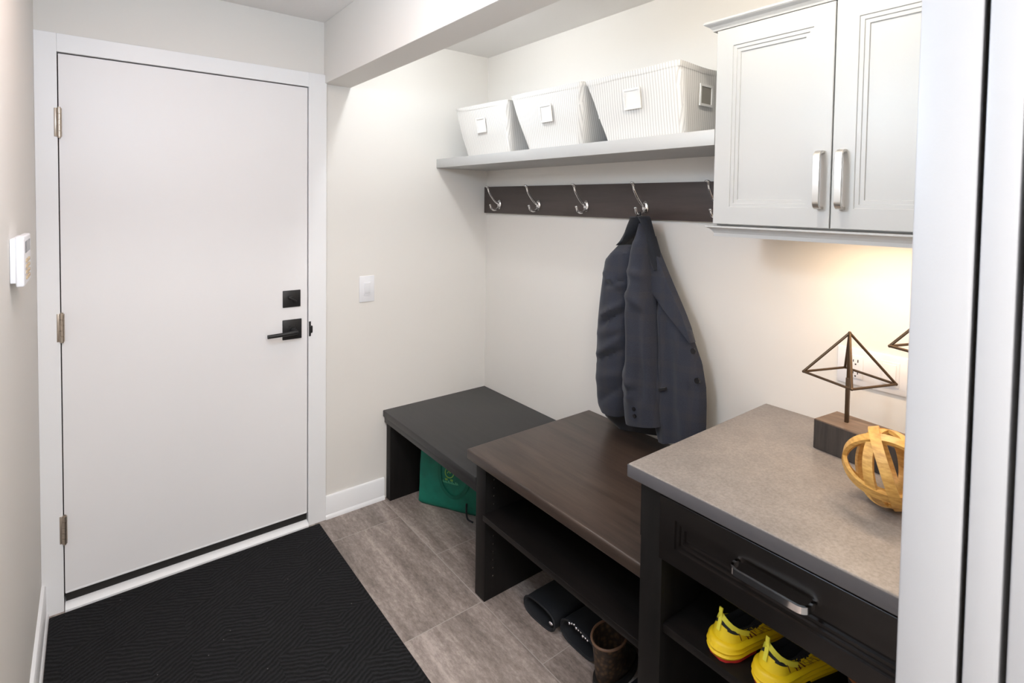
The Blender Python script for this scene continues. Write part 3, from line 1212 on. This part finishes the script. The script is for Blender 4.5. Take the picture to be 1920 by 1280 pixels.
# loop on the hook
m = MB()
m.tube(curve_pts([(1.852, -1.163, 1.486), (1.862, -1.164, 1.510), (1.871, -1.173, 1.5285), (1.866, -1.182, 1.510), (1.856, -1.184, 1.486)], 6), 0.0022, 8)
m.build('hanging_loop', 'lining', bz, True)

# ------------------------------------------------------------------ green bag
BA, BB = Vector((1.413, -0.154, 0)), Vector((1.548, -0.385, 0))
bd = (BB - BA).normalized()
bn = Vector((bd.y, -bd.x, 0))
if bn.x > 0:
    bn = -bn
bag = thing('shopping_bag', 'green fabric shopping bag with printed emblem under the low bench', 'bag', BA.lerp(BB, 0.6) - bn * 0.06)


def bagpt(a, z, dep=0.0):
    return BA + bd * a + bn * dep + Vector((0, 0, z))


m = MB()
BW, BD, BH = 0.33, 0.13, 0.37
rings = []
for k in range(25):
    f = k / 24
    z = 0.001 + BH * f
    ring = []
    taper = 0.006 * f
    N = 20
    loop = [(BW * i / N, 0.0) for i in range(N + 1)] + [(BW, -BD * i / 6) for i in range(1, 6)] + [(BW * (1 - i / N), -BD) for i in range(N + 1)] + [(0, -BD * (1 - i / 6)) for i in range(1, 6)]
    for a, dp in loop:
        wob = 0.012 * noise.noise(Vector((a * 9, z * 8, dp * 7))) + 0.006 * noise.noise(Vector((a * 26, z * 20, 3)))
        e = math.sin(PI * min(max(a / BW, 0), 1)) * 0.016 * math.sin(PI * min(1, f * 1.2 + 0.05))
        sgn = 1 if dp > -BD * 0.5 else -1
        cor = 0.010 if (k == 0) else 0.0
        aa = min(max(a, cor), BW - cor)
        lean = -0.028 * f
        ring.append(bagpt(aa + wob * 0.4 * f, z, dp * (1 - 0.25 * f) + sgn * (e + wob * (0.3 + f)) - cor * sgn + lean))
    rings.append(ring)
m.loft(rings)
m.build('body', 'green', bag, 60)


def on_bag(a, z, out=0.004):
    f = z / BH
    wob = 0.012 * noise.noise(Vector((a * 9, z * 8, 0))) + 0.006 * noise.noise(Vector((a * 26, z * 20, 3)))
    e = math.sin(PI * a / BW) * 0.016 * math.sin(PI * min(1, f * 1.2 + 0.05))
    return bagpt(a + wob * 0.4 * f, z, e + wob * (0.3 + f) + out - 0.028 * f)


def ribbon(mb, pts2, wd, surf, th=0.0008):
    """flat stroke of width wd following pts2 (a, z) on a surface function"""
    P = [Vector((p[0], p[1])) for p in pts2]
    # densify
    Q = []
    for a, b in zip(P, P[1:]):
        n = max(1, int((b - a).length / (wd * 1.5)))
        for k in range(n):
            Q.append(a.lerp(b, k / n))
    Q.append(P[-1])
    L, R = [], []
    for i, q in enumerate(Q):
        t = (Q[min(i + 1, len(Q) - 1)] - Q[max(i - 1, 0)])
        t.normalize()
        n_ = Vector((-t.y, t.x)) * wd / 2
        L.append(q + n_)
        R.append(q - n_)
    rings = []
    for l, r in zip(L, R):
        rings.append([surf(l.x, l.y, 0.0), surf(r.x, r.y, 0.0), surf(r.x, r.y, th), surf(l.x, l.y, th)])
    mb.loft(rings)


sb = lambda a, z, o: on_bag(a, z, 0.0025 + o)
# seams and hanging handle
m = MB()
arc = [(0.205 + 0.085 * math.cos(t), 0.215 - 0.135 * math.sin(t)) for t in [PI * (0.0 + i / 24) for i in range(25)]]
arc = [(0.120, 0.345), (0.118, 0.28)] + arc[::-1] + [(0.292, 0.28), (0.290, 0.345)]
ribbon(m, arc, 0.018, lambda a, z, o: on_bag(a, z, 0.004 + o), 0.002)
m.build('handle', 'green_d', bag, True)
m = MB()
ec = (0.178, 0.196)
ribbon(m, [(ec[0] + 0.024 * math.cos(t), ec[1] + 0.025 * math.sin(t)) for t in [2 * PI * i / 24 for i in range(25)]], 0.005, sb)
ribbon(m, [(ec[0] - 0.013, ec[1] - 0.006), (ec[0] - 0.004, ec[1] + 0.006), (ec[0] + 0.004, ec[1] - 0.003), (ec[0] + 0.013, ec[1] + 0.009)], 0.0045, sb)
ribbon(m, [(ec[0] - 0.009, ec[1] + 0.011), (ec[0] + 0.006, ec[1] + 0.013)], 0.004, sb)
for dx in (-0.020, -0.012, 0.012, 0.020):
    ribbon(m, [(ec[0] + dx, ec[1] - 0.030), (ec[0] + dx * 0.9, ec[1] - 0.040)], 0.006, sb)
m.build('emblem', 'print', bag)
m = MB()
xs = 0.125
for k in range(11):
    hgt = (0.012, 0.008, 0.013, 0.008, 0.009, 0.013, 0.008, 0.012, 0.008, 0.013, 0.011)[k]
    a0 = xs + k * 0.0098
    zb = 0.143
    ribbon(m, [(a0, zb), (a0 + 0.001, zb + hgt)], 0.0024, sb)
    ribbon(m, [(a0, zb + hgt * (0.5 + 0.4 * (k % 2))), (a0 + 0.005, zb + hgt * (0.5 + 0.4 * (k % 2))), (a0 + 0.0055, zb)], 0.0022, sb)
m.build('lettering', 'print2', bag)
m = MB()
m.tube(curve_pts([tuple(bagpt(0.284, 0.07, 0.018)), tuple(bagpt(0.288, 0.03, 0.026)), tuple(bagpt(0.300, 0.006, 0.036)), tuple(bagpt(0.335, 0.005, 0.050))], 8), 0.0045, 8)
m.build('cord', 'lining', bag, True)

# ------------------------------------------------------------------ trail shoes


def shoe(name, label, cat, loc, rz, group, colors, flip=1, text=True, scale=1.0):
    """heel at local origin, toe toward +x; side facing -y carries the lettering"""
    t = thing(name, label, cat, loc, rz, group)
    t.scale = (scale, scale, scale)
    L = 0.285

    def half(x):
        f = x / L
        heel, waist, ball = 0.036, 0.033, 0.0445
        if f < 0.14:
            q = f / 0.14
            return heel * math.sqrt(max(0, 1 - (1 - q) ** 2))
        if f < 0.70:
            q = (f - 0.14) / 0.56
            e = q * q * (3 - 2 * q)
            return heel + (ball - heel) * e - 0.004 * math.sin(PI * q)
        q = (f - 0.70) / 0.30
        return ball * math.sqrt(max(0, 1 - q * q))
    N = 72

    def outline(a, grow=0.0):
        """a in 0..1 round the foot starting at the heel centre, going along -y to the toe and back"""
        s_ = a * 2 if a <= 0.5 else (1 - a) * 2
        x = L * (1 - math.cos(PI * s_)) / 2
        y = half(x) + grow * min(1, math.sin(PI * s_) * 3)
        ex = 0
        if s_ < 0.2:
            ex = -grow * (1 - s_ / 0.2)
        if s_ > 0.8:
            ex = grow * (s_ - 0.8) / 0.2
        return x + ex, (-y if a <= 0.5 else y)
    # midsole: stacked soft ridges
    m = MB()
    prof = [(0.004, 0.000), (0.006, 0.003), (0.012, 0.0075), (0.016, 0.0040), (0.022, 0.0080), (0.0265, 0.0045), (0.031, 0.0065), (0.035, 0.002), (0.037, -0.004)]
    rings = []
    for z, g in prof:
        r = []
        for k in range(N):
            x, y = outline(k / N, g)
            rock = 0.012 * max(0, (x / L - 0.72) / 0.28) ** 2
            heel_flare = 0.006 * max(0, 1 - x / 0.05) * (1 if z < 0.03 else 0.5)
            zz = z * (1.0 + 0.15 * max(0, 1 - x / 0.09)) + rock * (1 - z / 0.09)
            r.append((x - heel_flare, y, zz))
        rings.append(r)
    m.loft(rings)
    m.build('midsole', colors['sole'], t, 60, True)
    # outsole, split under the arch
    m = MB()
    for (xa, xb, dx) in ((-0.004, 0.092, 0), (0.112, 0.272, 0)):
        top, botm = [], []
        n = 14
        xs_ = [max(0.002, xa) + (xb - max(0.002, xa)) * i / n for i in range(n + 1)]
        side = [(x, -half(min(x, L - 0.002)) - 0.003) for x in xs_] + [(x, half(min(x, L - 0.002)) + 0.003) for x in reversed(xs_)]
        rock = lambda x: 0.012 * max(0, (x / L - 0.72) / 0.28) ** 2
        m.mi = 0 if xa < 0.05 else 1
        m.loft([[(x - (0.006 if x < 0.01 else 0), y, rock(x)) for x, y in side], [(x - (0.006 if x < 0.01 else 0), y * 1.02, 0.0075 + rock(x)) for x, y in side]])
    m.build('outsole', [colors['out'], colors['sole']], t, 40, True)

    # upper
    def rim(a):
        s_ = a * 2 if a <= 0.5 else (1 - a) * 2
        # opening seen from above: narrow ellipse, reaching forward to the tongue
        x = 0.016 + 0.150 * (1 - math.cos(PI * s_)) / 2
        y = 0.027 * math.sin(PI * s_ ** 0.85) * (1 - 0.25 * s_)
        z = 0.094 - 0.032 * math.sin(PI * min(1, s_ * 1.15)) ** 1.2
        if s_ > 0.75:
            z = 0.072 + (s_ - 0.75) * 0.06
        return x, (-y if a <= 0.5 else y), z

    def surf(a, s_, out=0.0):
        x0, y0 = outline(a % 1.0, -0.003)
        x1, y1, z1 = rim(a % 1.0)
        z0 = 0.033 + 0.010 * max(0, 1 - x0 / 0.08)
        rock = 0.010 * max(0, (x0 / L - 0.72) / 0.28) ** 2
        z0 += rock
        e = s_
        bl = math.sin(PI * s_)
        x = x0 + (x1 - x0) * e
        y = y0 + (y1 - y0) * (e ** 1.6)
        z = z0 + (z1 - z0) * (e ** 0.85)
        # toe and vamp bulge
        toe = max(0, (x0 / L - 0.55) / 0.45)
        z += 0.016 * bl * toe
        yy = y * (1 + out / max(0.012, abs(y))) if out else y
        return Vector((x, yy, z))
    NS = 12
    m = MB()
    b = bmesh.new()
    G = [[b.verts.new(surf(k / N, j / NS)) for k in range(N)] for j in range(NS + 1)]
    for j in range(NS):
        for k in range(N):
            f = b.faces.new((G[j][k], G[j][(k + 1) % N], G[j + 1][(k + 1) % N], G[j + 1][k]))
            s_ = (j + 0.5) / NS
            a = (k + 0.5) / N
            q = a * 2 if a <= 0.5 else (1 - a) * 2
            # yellow lower wall high at the heel and side, black collar and vamp
            lim = 0.50 if q < 0.30 else (0.84 if q < 0.44 else (0.66 if q < 0.64 else 0.20))
            if q < 0.12:
                lim = 0.55
            f.material_index = 0 if s_ < lim else 1
    # lining down inside
    inn = []
    for j in range(1, 5):
        row = []
        for k in range(N):
            x, y, z = rim(k / N)
            row.append(b.verts.new(Vector((0.085 + (x - 0.085) * (0.93 - 0.02 * j), y * (0.86 - 0.04 * j), z - 0.0055 * j))))
        inn.append(row)
    prev = G[NS]
    for row in inn:
        for k in range(N):
            f = b.faces.new((prev[k], prev[(k + 1) % N], row[(k + 1) % N], row[k]))
            f.material_index = 1
        prev = row
    f = b.faces.new(prev)
    f.material_index = 1
    bmesh.ops.recalc_face_normals(b, faces=list(b.faces))
    me = bpy.data.meshes.new('tmp')
    b.to_mesh(me)
    b.free()
    m.bm.from_mesh(me)
    bpy.data.meshes.remove(me)
    m.build('upper', [colors['upper'], 'shoe_k'], t, 60, True)
    # tongue and laces
    m = MB()
    m.loft([[(0.150 - 0.02 * q, -0.018, 0.064 + 0.010 * q), (0.150 - 0.02 * q, 0.018, 0.064 + 0.010 * q), (0.156 - 0.02 * q, 0.016, 0.069 + 0.010 * q), (0.156 - 0.02 * q, -0.016, 0.069 + 0.010 * q)] for q in (0, 1, 2, 2.6)])
    m.build('tongue', 'shoe_k', t, True, True)
    m = MB()
    for k in range(4):
        x = 0.165 + k * 0.018
        z = 0.080 - k * 0.006
        m.tube(curve_pts([(x + 0.004, -0.026, z - 0.012), (x, -0.012, z), (x, 0.012, z), (x + 0.004, 0.026, z - 0.012)], 4), 0.0026, 8)
    m.build('laces', 'shoe_k', t, True, True)
    if 'loop' in colors:
        # heel pull tab and the strap running down each side of the collar
        m = MB()
        m.sweep([tuple(surf(0.0, q) + Vector((-0.0025, 0, 0))) for q in (0.30, 0.5, 0.7, 0.85, 1.0)] + [(0.012, 0, 0.104), (0.014, 0, 0.112)], 0.009, 0.003, (-1, 0, 0.2))
        for sg in (0, 1):
            P = []
            for a, q in ((0.0, 1.0), (0.03, 0.99), (0.06, 0.98), (0.10, 0.92), (0.135, 0.80), (0.165, 0.64), (0.185, 0.5)):
                p = surf(a, q)
                n_ = Vector((p.x - 0.08, p.y, 0)).normalized() * 0.002
                p = p + n_
                P.append((p.x, p.y if sg == 0 else -p.y, p.z))
            m.sweep(P, 0.011, 0.003, lambda i: Vector((-0.5, -1 if sg == 0 else 1, 0.3)))
        m.build('heel_loop', 'lime', t, 40, True)
        # dark speckled patch
        m = MB()
        for k in range(26):
            a = 0.190 + random.random() * 0.070
            q = 0.62 + random.random() * 0.28
            p = surf(a, q, 0.0006)
            m.ball(p, 0.0016 + random.random() * 0.0012, 6, (1, 0.5, 1))
        m.build('speckles', 'shoe_k', t, True, True)
        # seam lines
        sf = lambda a, z, o: surf(a, z, 0.0006 + o)
        m = MB()
        ribbon(m, [(0.130, 0.62), (0.132, 0.30), (0.133, 0.14)], 0.004, sf, 0.0004)
        ribbon(m, [(0.150, 0.66), (0.165, 0.30), (0.19, 0.16), (0.25, 0.12), (0.30, 0.12)], 0.004, sf, 0.0004)
        m.build('seams', 'maroon', t, True, True)
    if text:
        m = MB()
        K = lambda x, y: (0.168 + x * 0.0112, 0.10 + y * 0.46)
        glyphs = {
            'L': [[(0, 1), (0, 0), (1.3, 0)]], 'A1': [[(0, 0), (0.35, 1), (1.25, 1), (1.6, 0)]]}
        sf = lambda a, z, o: surf(a, z, 0.0010 + o)
        m.mi = 0
        ribbon(m, [K(0, 1), K(0, 0), K(1.35, 0), K(1.65, 1), K(2.7, 1), K(3.0, 0)], 0.0050, sf, 0.0006)
        m.mi = 1
        G7 = {'S': [[(1, 1), (0, 1), (0, .5), (1, .5), (1, 0), (0, 0)]],
              'P': [[(0, 0), (0, 1), (1, 1), (1, .5), (0, .5)]],
              'O': [[(0, 0), (0, 1), (1, 1), (1, 0), (0, 0)]],
              'R': [[(0, 0), (0, 1), (1, 1), (1, .5), (0, .5)], [(.4, .5), (1, 0)]],
              'T': [[(0, 1), (1, 1)], [(.5, 1), (.5, 0)]],
              'I': [[(.5, 1), (.5, 0)]],
              'V': [[(0, 1), (.5, 0), (1, 1)]],
              'A': [[(0, 0), (0, 1), (1, 1), (1, 0)], [(0, .5), (1, .5)]]}
        x = 4.0
        for ch in 'SPORTIVA':
            for st in G7[ch]:
                ribbon(m, [K(x + px_ * 1.2, py_) for px_, py_ in st], 0.0034, sf, 0.0006)
            x += 1.75
        m.build('lettering', ['maroon', 'brownprint'], t, False, True)
    return t


TR = {'sole': 'yellow', 'out': 'red', 'upper': 'yellow_u', 'loop': True}
ZS = 0.4922
shoe('trail_shoe', 'yellow trail shoe nearer the shoe bench, on the shelf below the drawer', 'shoe', (1.250, -1.925, ZS), math.radians(-11), 'yellow trail shoes', TR)
shoe('trail_shoe', 'yellow trail shoe nearer the white door jamb, on the shelf below the drawer', 'shoe', (1.253, -2.036, ZS), math.radians(-11), 'yellow trail shoes', TR)

# ------------------------------------------------------------------ boots under the shoe bench


def tall_boot(label, c, ang, wdt, hgt, gems, length=0.33):
    """boot lying down: flattened shaft opening at c facing the room, foot at the far end"""
    t = thing('boot', label, 'boot', c, ang, 'dark boots under the shoe bench')

    def ring(x, w_, h_, z0, n=28, grow=0.0, skew=0.0):
        r = []
        for k in range(n):
            a = 2 * PI * k / n
            cx_, cz_ = math.cos(a), math.sin(a)
            e = 2.6
            yy = (abs(cx_) ** (2 / e)) * (1 if cx_ >= 0 else -1) * (w_ / 2 - grow)
            zz = (abs(cz_) ** (2 / e)) * (1 if cz_ >= 0 else -1) * (h_ / 2 - grow)
            r.append((x + skew * zz, yy, z0 + h_ / 2 + zz + (0 if grow == 0 else 0)))
        return r
    m = MB()
    outer = [ring(0.0, wdt, hgt, 0.001), ring(0.05, wdt * 1.0, hgt * 1.02, 0.001), ring(0.16, wdt * 0.92, hgt * 1.05, 0.001), ring(0.26, wdt * 0.84, hgt * 1.15, 0.001), ring(length, wdt * 0.9, hgt * 1.25, 0.001), ring(length + 0.05, wdt * 0.8, hgt * 1.2, 0.001)]
    inner = [ring(0.003, wdt, hgt, 0.001, grow=0.006), ring(0.10, wdt, hgt, 0.001, grow=0.012), ring(0.24, wdt * 0.84, hgt, 0.001, grow=0.02)]
    m.loft(list(reversed(inner)) + outer)
    m.build('shaft', 'boot', t, 50, True)
    m = MB()
    pts = [Vector(p) for p in ring(0.0, wdt, hgt, 0.001)]
    m.tube(pts + [pts[0], pts[1]], 0.004, 8, False)
    m.build('cuff', 'boot', t, True, True)
    m = MB()
    rings = []
    for i in range(11):
        f = i / 10
        x = length + 0.03 + 0.10 * f
        sc_ = math.sqrt(max(0.02, 1 - f ** 3))
        rings.append([(x, wdt * 0.10 * f + wdt * 0.42 * sc_ * math.cos(a), hgt * 0.62 + hgt * 0.60 * sc_ * math.sin(a)) for a in [2 * PI * q / 20 for q in range(20)]])
    m.loft(rings)
    m.build('foot', 'boot', t, 50, True)
    return t


R1 = Vector((1.390, -1.132, 0.0))
ba = math.atan2(-1.222 + 1.054, 1.385 - 1.387)
t1 = tall_boot('black boot lying under the shoe bench with one silver stud at its cuff', R1, math.radians(2), 0.165, 0.072, False)
m = MB()
m.ball((-0.004, -0.066, 0.040), 0.0075, 14, (0.5, 1.35, 0.8))
m.build('stud', 'gem', t1, True, True)
t2 = tall_boot('black boot with jewelled trim lying beside the brown boot under the shoe bench', Vector((1.415, -1.308, 0.0)), math.radians(0), 0.168, 0.080, True)
m = MB()
for k in range(9):
    a = 0.05 - k * 0.011
    m.ball((-0.002 + 0.001 * (k % 2), a - 0.012, 0.080 - 0.014 * abs(k - 2) / 6 + 0.002 * (k % 3)), 0.0042 if k % 3 else 0.0058, 8)
m.build('jewels', 'gem', t2, True, True)
# brown boot standing
bb = thing('boot', 'brown leather boot standing open topped at the right end under the shoe bench', 'boot', (1.418, -1.452, 0.0), math.radians(4), 'dark boots under the shoe bench')
m = MB()
rings = []


def bring(cx, rx, ry, z, tilt=0.0, n=32):
    return [(cx + rx * math.cos(a), ry * math.sin(a), z + tilt * math.cos(a)) for a in [2 * PI * k / n for k in range(n)]]


outer = [bring(0.03, 0.085, 0.040, 0.022), bring(0.035, 0.095, 0.045, 0.040), bring(0.02, 0.082, 0.045, 0.065), bring(0.0, 0.062, 0.046, 0.090), bring(-0.004, 0.060, 0.050, 0.120, 0.0), bring(-0.004, 0.066, 0.056, 0.150, 0.006)]
inner = [bring(-0.004, 0.060, 0.050, 0.150, 0.006), bring(-0.002, 0.052, 0.042, 0.110), bring(0.0, 0.045, 0.035, 0.060)]
m.loft(outer + inner)
m.build('upper', 'brown', bb, 60, True)
m = MB()
p = [Vector(q) for q in bring(-0.004, 0.0635, 0.0535, 0.151, 0.006)]
m.tube(p + [p[0], p[1]], 0.0042, 8, False)
m.build('cuff', 'brownrim', bb, True, True)
m = MB()
m.loft([bring(0.035, 0.104, 0.050, 0.0005), bring(0.035, 0.104, 0.050, 0.022)])
m.build('sole', 'rubber', bb, 40, True)
# dark shoe with a pale tag at the frame edge
SH = {'sole': 'rubber', 'out': 'rubber', 'upper': 'shoe_k'}
sn = shoe('shoe', 'dark shoe with pale blue tag on the floor below the brown boot', 'shoe', (1.345, -1.573, 0.001), math.radians(0), None, SH, text=False)
m = MB()
m.loft([[(0.030, -0.041, 0.066), (0.088, -0.041, 0.060), (0.088, -0.033, 0.098), (0.030, -0.033, 0.104)], [(0.030, -0.0425, 0.066), (0.088, -0.0425, 0.060), (0.088, -0.0345, 0.098), (0.030, -0.0345, 0.104)]])
tg = m.build('tag', 'paper', sn, False, True)
# brown boot with rust edge on the shelf
b4 = thing('ankle_boot', 'dark ankle boot with a rust coloured rim right of the yellow shoes', 'boot', (1.345, -2.215, ZS), math.radians(-16))
m = MB()
sc = 0.74
m.loft([[Vector(q) * sc for q in r] for r in outer + inner])
m.build('upper', 'shoe_k', b4, 60, True)
m = MB()
p = [Vector(q) * sc for q in bring(-0.004, 0.0635, 0.0535, 0.151, 0.006)]
m.tube(p + [p[0], p[1]], 0.0035, 8, False)
m.build('cuff', 'orange', b4, True, True)
m = MB()
m.loft([[Vector(q) * sc for q in bring(0.035, 0.104, 0.050, 0.0005)], [Vector(q) * sc for q in bring(0.035, 0.104, 0.050, 0.022)]])
m.build('sole', 'rubber', b4, 40, True)
# dark shoe on the floor below that shelf
shoe('shoe', 'black shoe on the floor in the shade below the yellow shoes', 'shoe', (1.33, -1.93, 0.001), math.radians(-10), None, SH, text=False)

# ------------------------------------------------------------------ sculpture on the worktop
ZT = 0.8774
zt = ZT + 0.0846
c0 = at(1526.6, 783.6, 'z', zt)
c1 = at(1606, 812, 'z', zt)
fd = (c1 - c0)
fd.z = 0
fd.normalize()                       # along the front face
bk = Vector((-fd.y, fd.x, 0))
if bk.x < 0:
    bk = -bk
dep = (at(1583, 775, 'z', zt) - c0).dot(bk)
sc_ = thing('sculpture', 'wooden block with two bronze wire pyramids on rods, on the worktop', 'sculpture', (c0 + fd * 0.15 + bk * dep / 2 - Vector((0, 0, zt - ZT))))
BLK = 0.33
m = MB()
corn = [c0, c0 + fd * BLK, c0 + fd * BLK + bk * dep, c0 + bk * dep]
ring = lambda z, i: [Vector((p.x, p.y, z)) + (Vector((0, 0, 0)) if i == 0 else ((c0 + fd * BLK / 2 + bk * dep / 2) - p).normalized() * i * Vector((1, 1, 0)).length * 0.7) for p in corn]
m.loft([ring(ZT + 0.0003, 0.002), ring(ZT + 0.002, 0), ring(zt - 0.0035, 0)])
m.build('block', 'block', sc_)
m = MB()
m.loft([ring(zt - 0.0035, 0), ring(zt - 0.002, 0), ring(zt, 0.002)])
m.build('block_top', 'blocktop', sc_)


def pyramid(base, zb, za, corners):
    m = MB()
    m.box(base.x - 0.0055, base.x + 0.0055, base.y - 0.0045, base.y + 0.0045, zt - 0.001, zb, 0.0008, 2)
    m.tube([(base.x, base.y, zb - 0.004), (base.x, base.y, za)], 0.0045, 8)
    rod = m.build('rod', 'bronze', sc_, True)
    m = MB()
    apex = Vector((base.x, base.y, za))
    C = [Vector((p.x, p.y, zb)) for p in corners]
    for i in range(4):
        m.tube([C[i], C[(i + 1) % 4]], 0.0036, 8)
        m.tube([C[i], apex], 0.0036, 8)
        m.ball(C[i], 0.0042, 8)
    m.ball(apex, 0.0048, 8)
    m.build('wire_pyramid', 'bronze', sc_, True)


rb = at(1587.5, 791, 'z', zt)
zb, za = 1.087, 1.212
cl = at(1511, 697, 'z', zb)
cf = at(1596, 731, 'z', zb)
ctr = Vector((rb.x, rb.y, zb))
# square about the rod: average of the two seen half diagonals
d1 = cl - ctr
d2 = cf - ctr
d2r = Vector((-d2.y, d2.x, 0))
if d2r.dot(d1) < 0:
    d2r = -d2r
hd = (d1 + d2r) / 2
hp = Vector((-hd.y, hd.x, 0))
pyramid(ctr, zb, za, [ctr + hd, ctr + hp, ctr - hd, ctr - hp])
rb2 = ctr + fd * 0.22
zb2, za2 = 1.213, 1.338
ctr2 = Vector((rb2.x, rb2.y, zb2))
pyramid(ctr2, zb2, za2, [ctr2 + hd, ctr2 + hp, ctr2 - hd, ctr2 - hp])

# ------------------------------------------------------------------ wooden ring ball
BR = 0.0895
bc = Vector((1.516, -2.176, ZT + BR + 0.0005))
ob = thing('ring_ball', 'honey coloured ball of interlocking wooden hoops on the worktop', 'ornament', (bc.x, bc.y, ZT))
vd = (bc - CAM).normalized()
vr = vd.cross(Vector((0, 0, 1))).normalized()
vu = vr.cross(vd)
vt = -vd


def hoop_ring(nrm, r, wd=0.021, th=0.0080):
    nrm = nrm.normalized()
    a = nrm.cross(Vector((0.3, 0.5, 0.8))).normalized()
    b = nrm.cross(a)
    n = 72
    rings = []
    for k in range(n):
        t = 2 * PI * k / n
        d = a * math.cos(t) + b * math.sin(t)
        rings.append([bc + d * (r - th) - nrm * wd / 2, bc + d * r - nrm * wd / 2, bc + d * r + nrm * wd / 2, bc + d * (r - th) + nrm * wd / 2])
    rings.append(rings[0])
    m = MB()
    m.loft(rings, False, False)
    return m.build('hoop', 'hoop', ob, 40)


def frame(a, b, c):
    return vr * a + vu * b + vt * c


for k, (p, q) in enumerate((((-0.32, 0.95, 0.0), (-0.06, -0.02, 1.0)),
                            ((-1.0, 0.06, 0.0), (0.20, 0.68, 0.70)),
                            ((-1.0, 0.06, 0.0), (0.15, -0.74, 0.66)),
                            ((0.06, 1.0, 0.10), (-0.66, -0.05, -0.75)),
                            ((0.16, 0.90, -0.40), (0.42, -0.30, -0.85)))):
    hoop_ring(frame(*p).cross(frame(*q)), math.sqrt(BR ** 2 - 0.0105 ** 2) - 0.0016 * k)
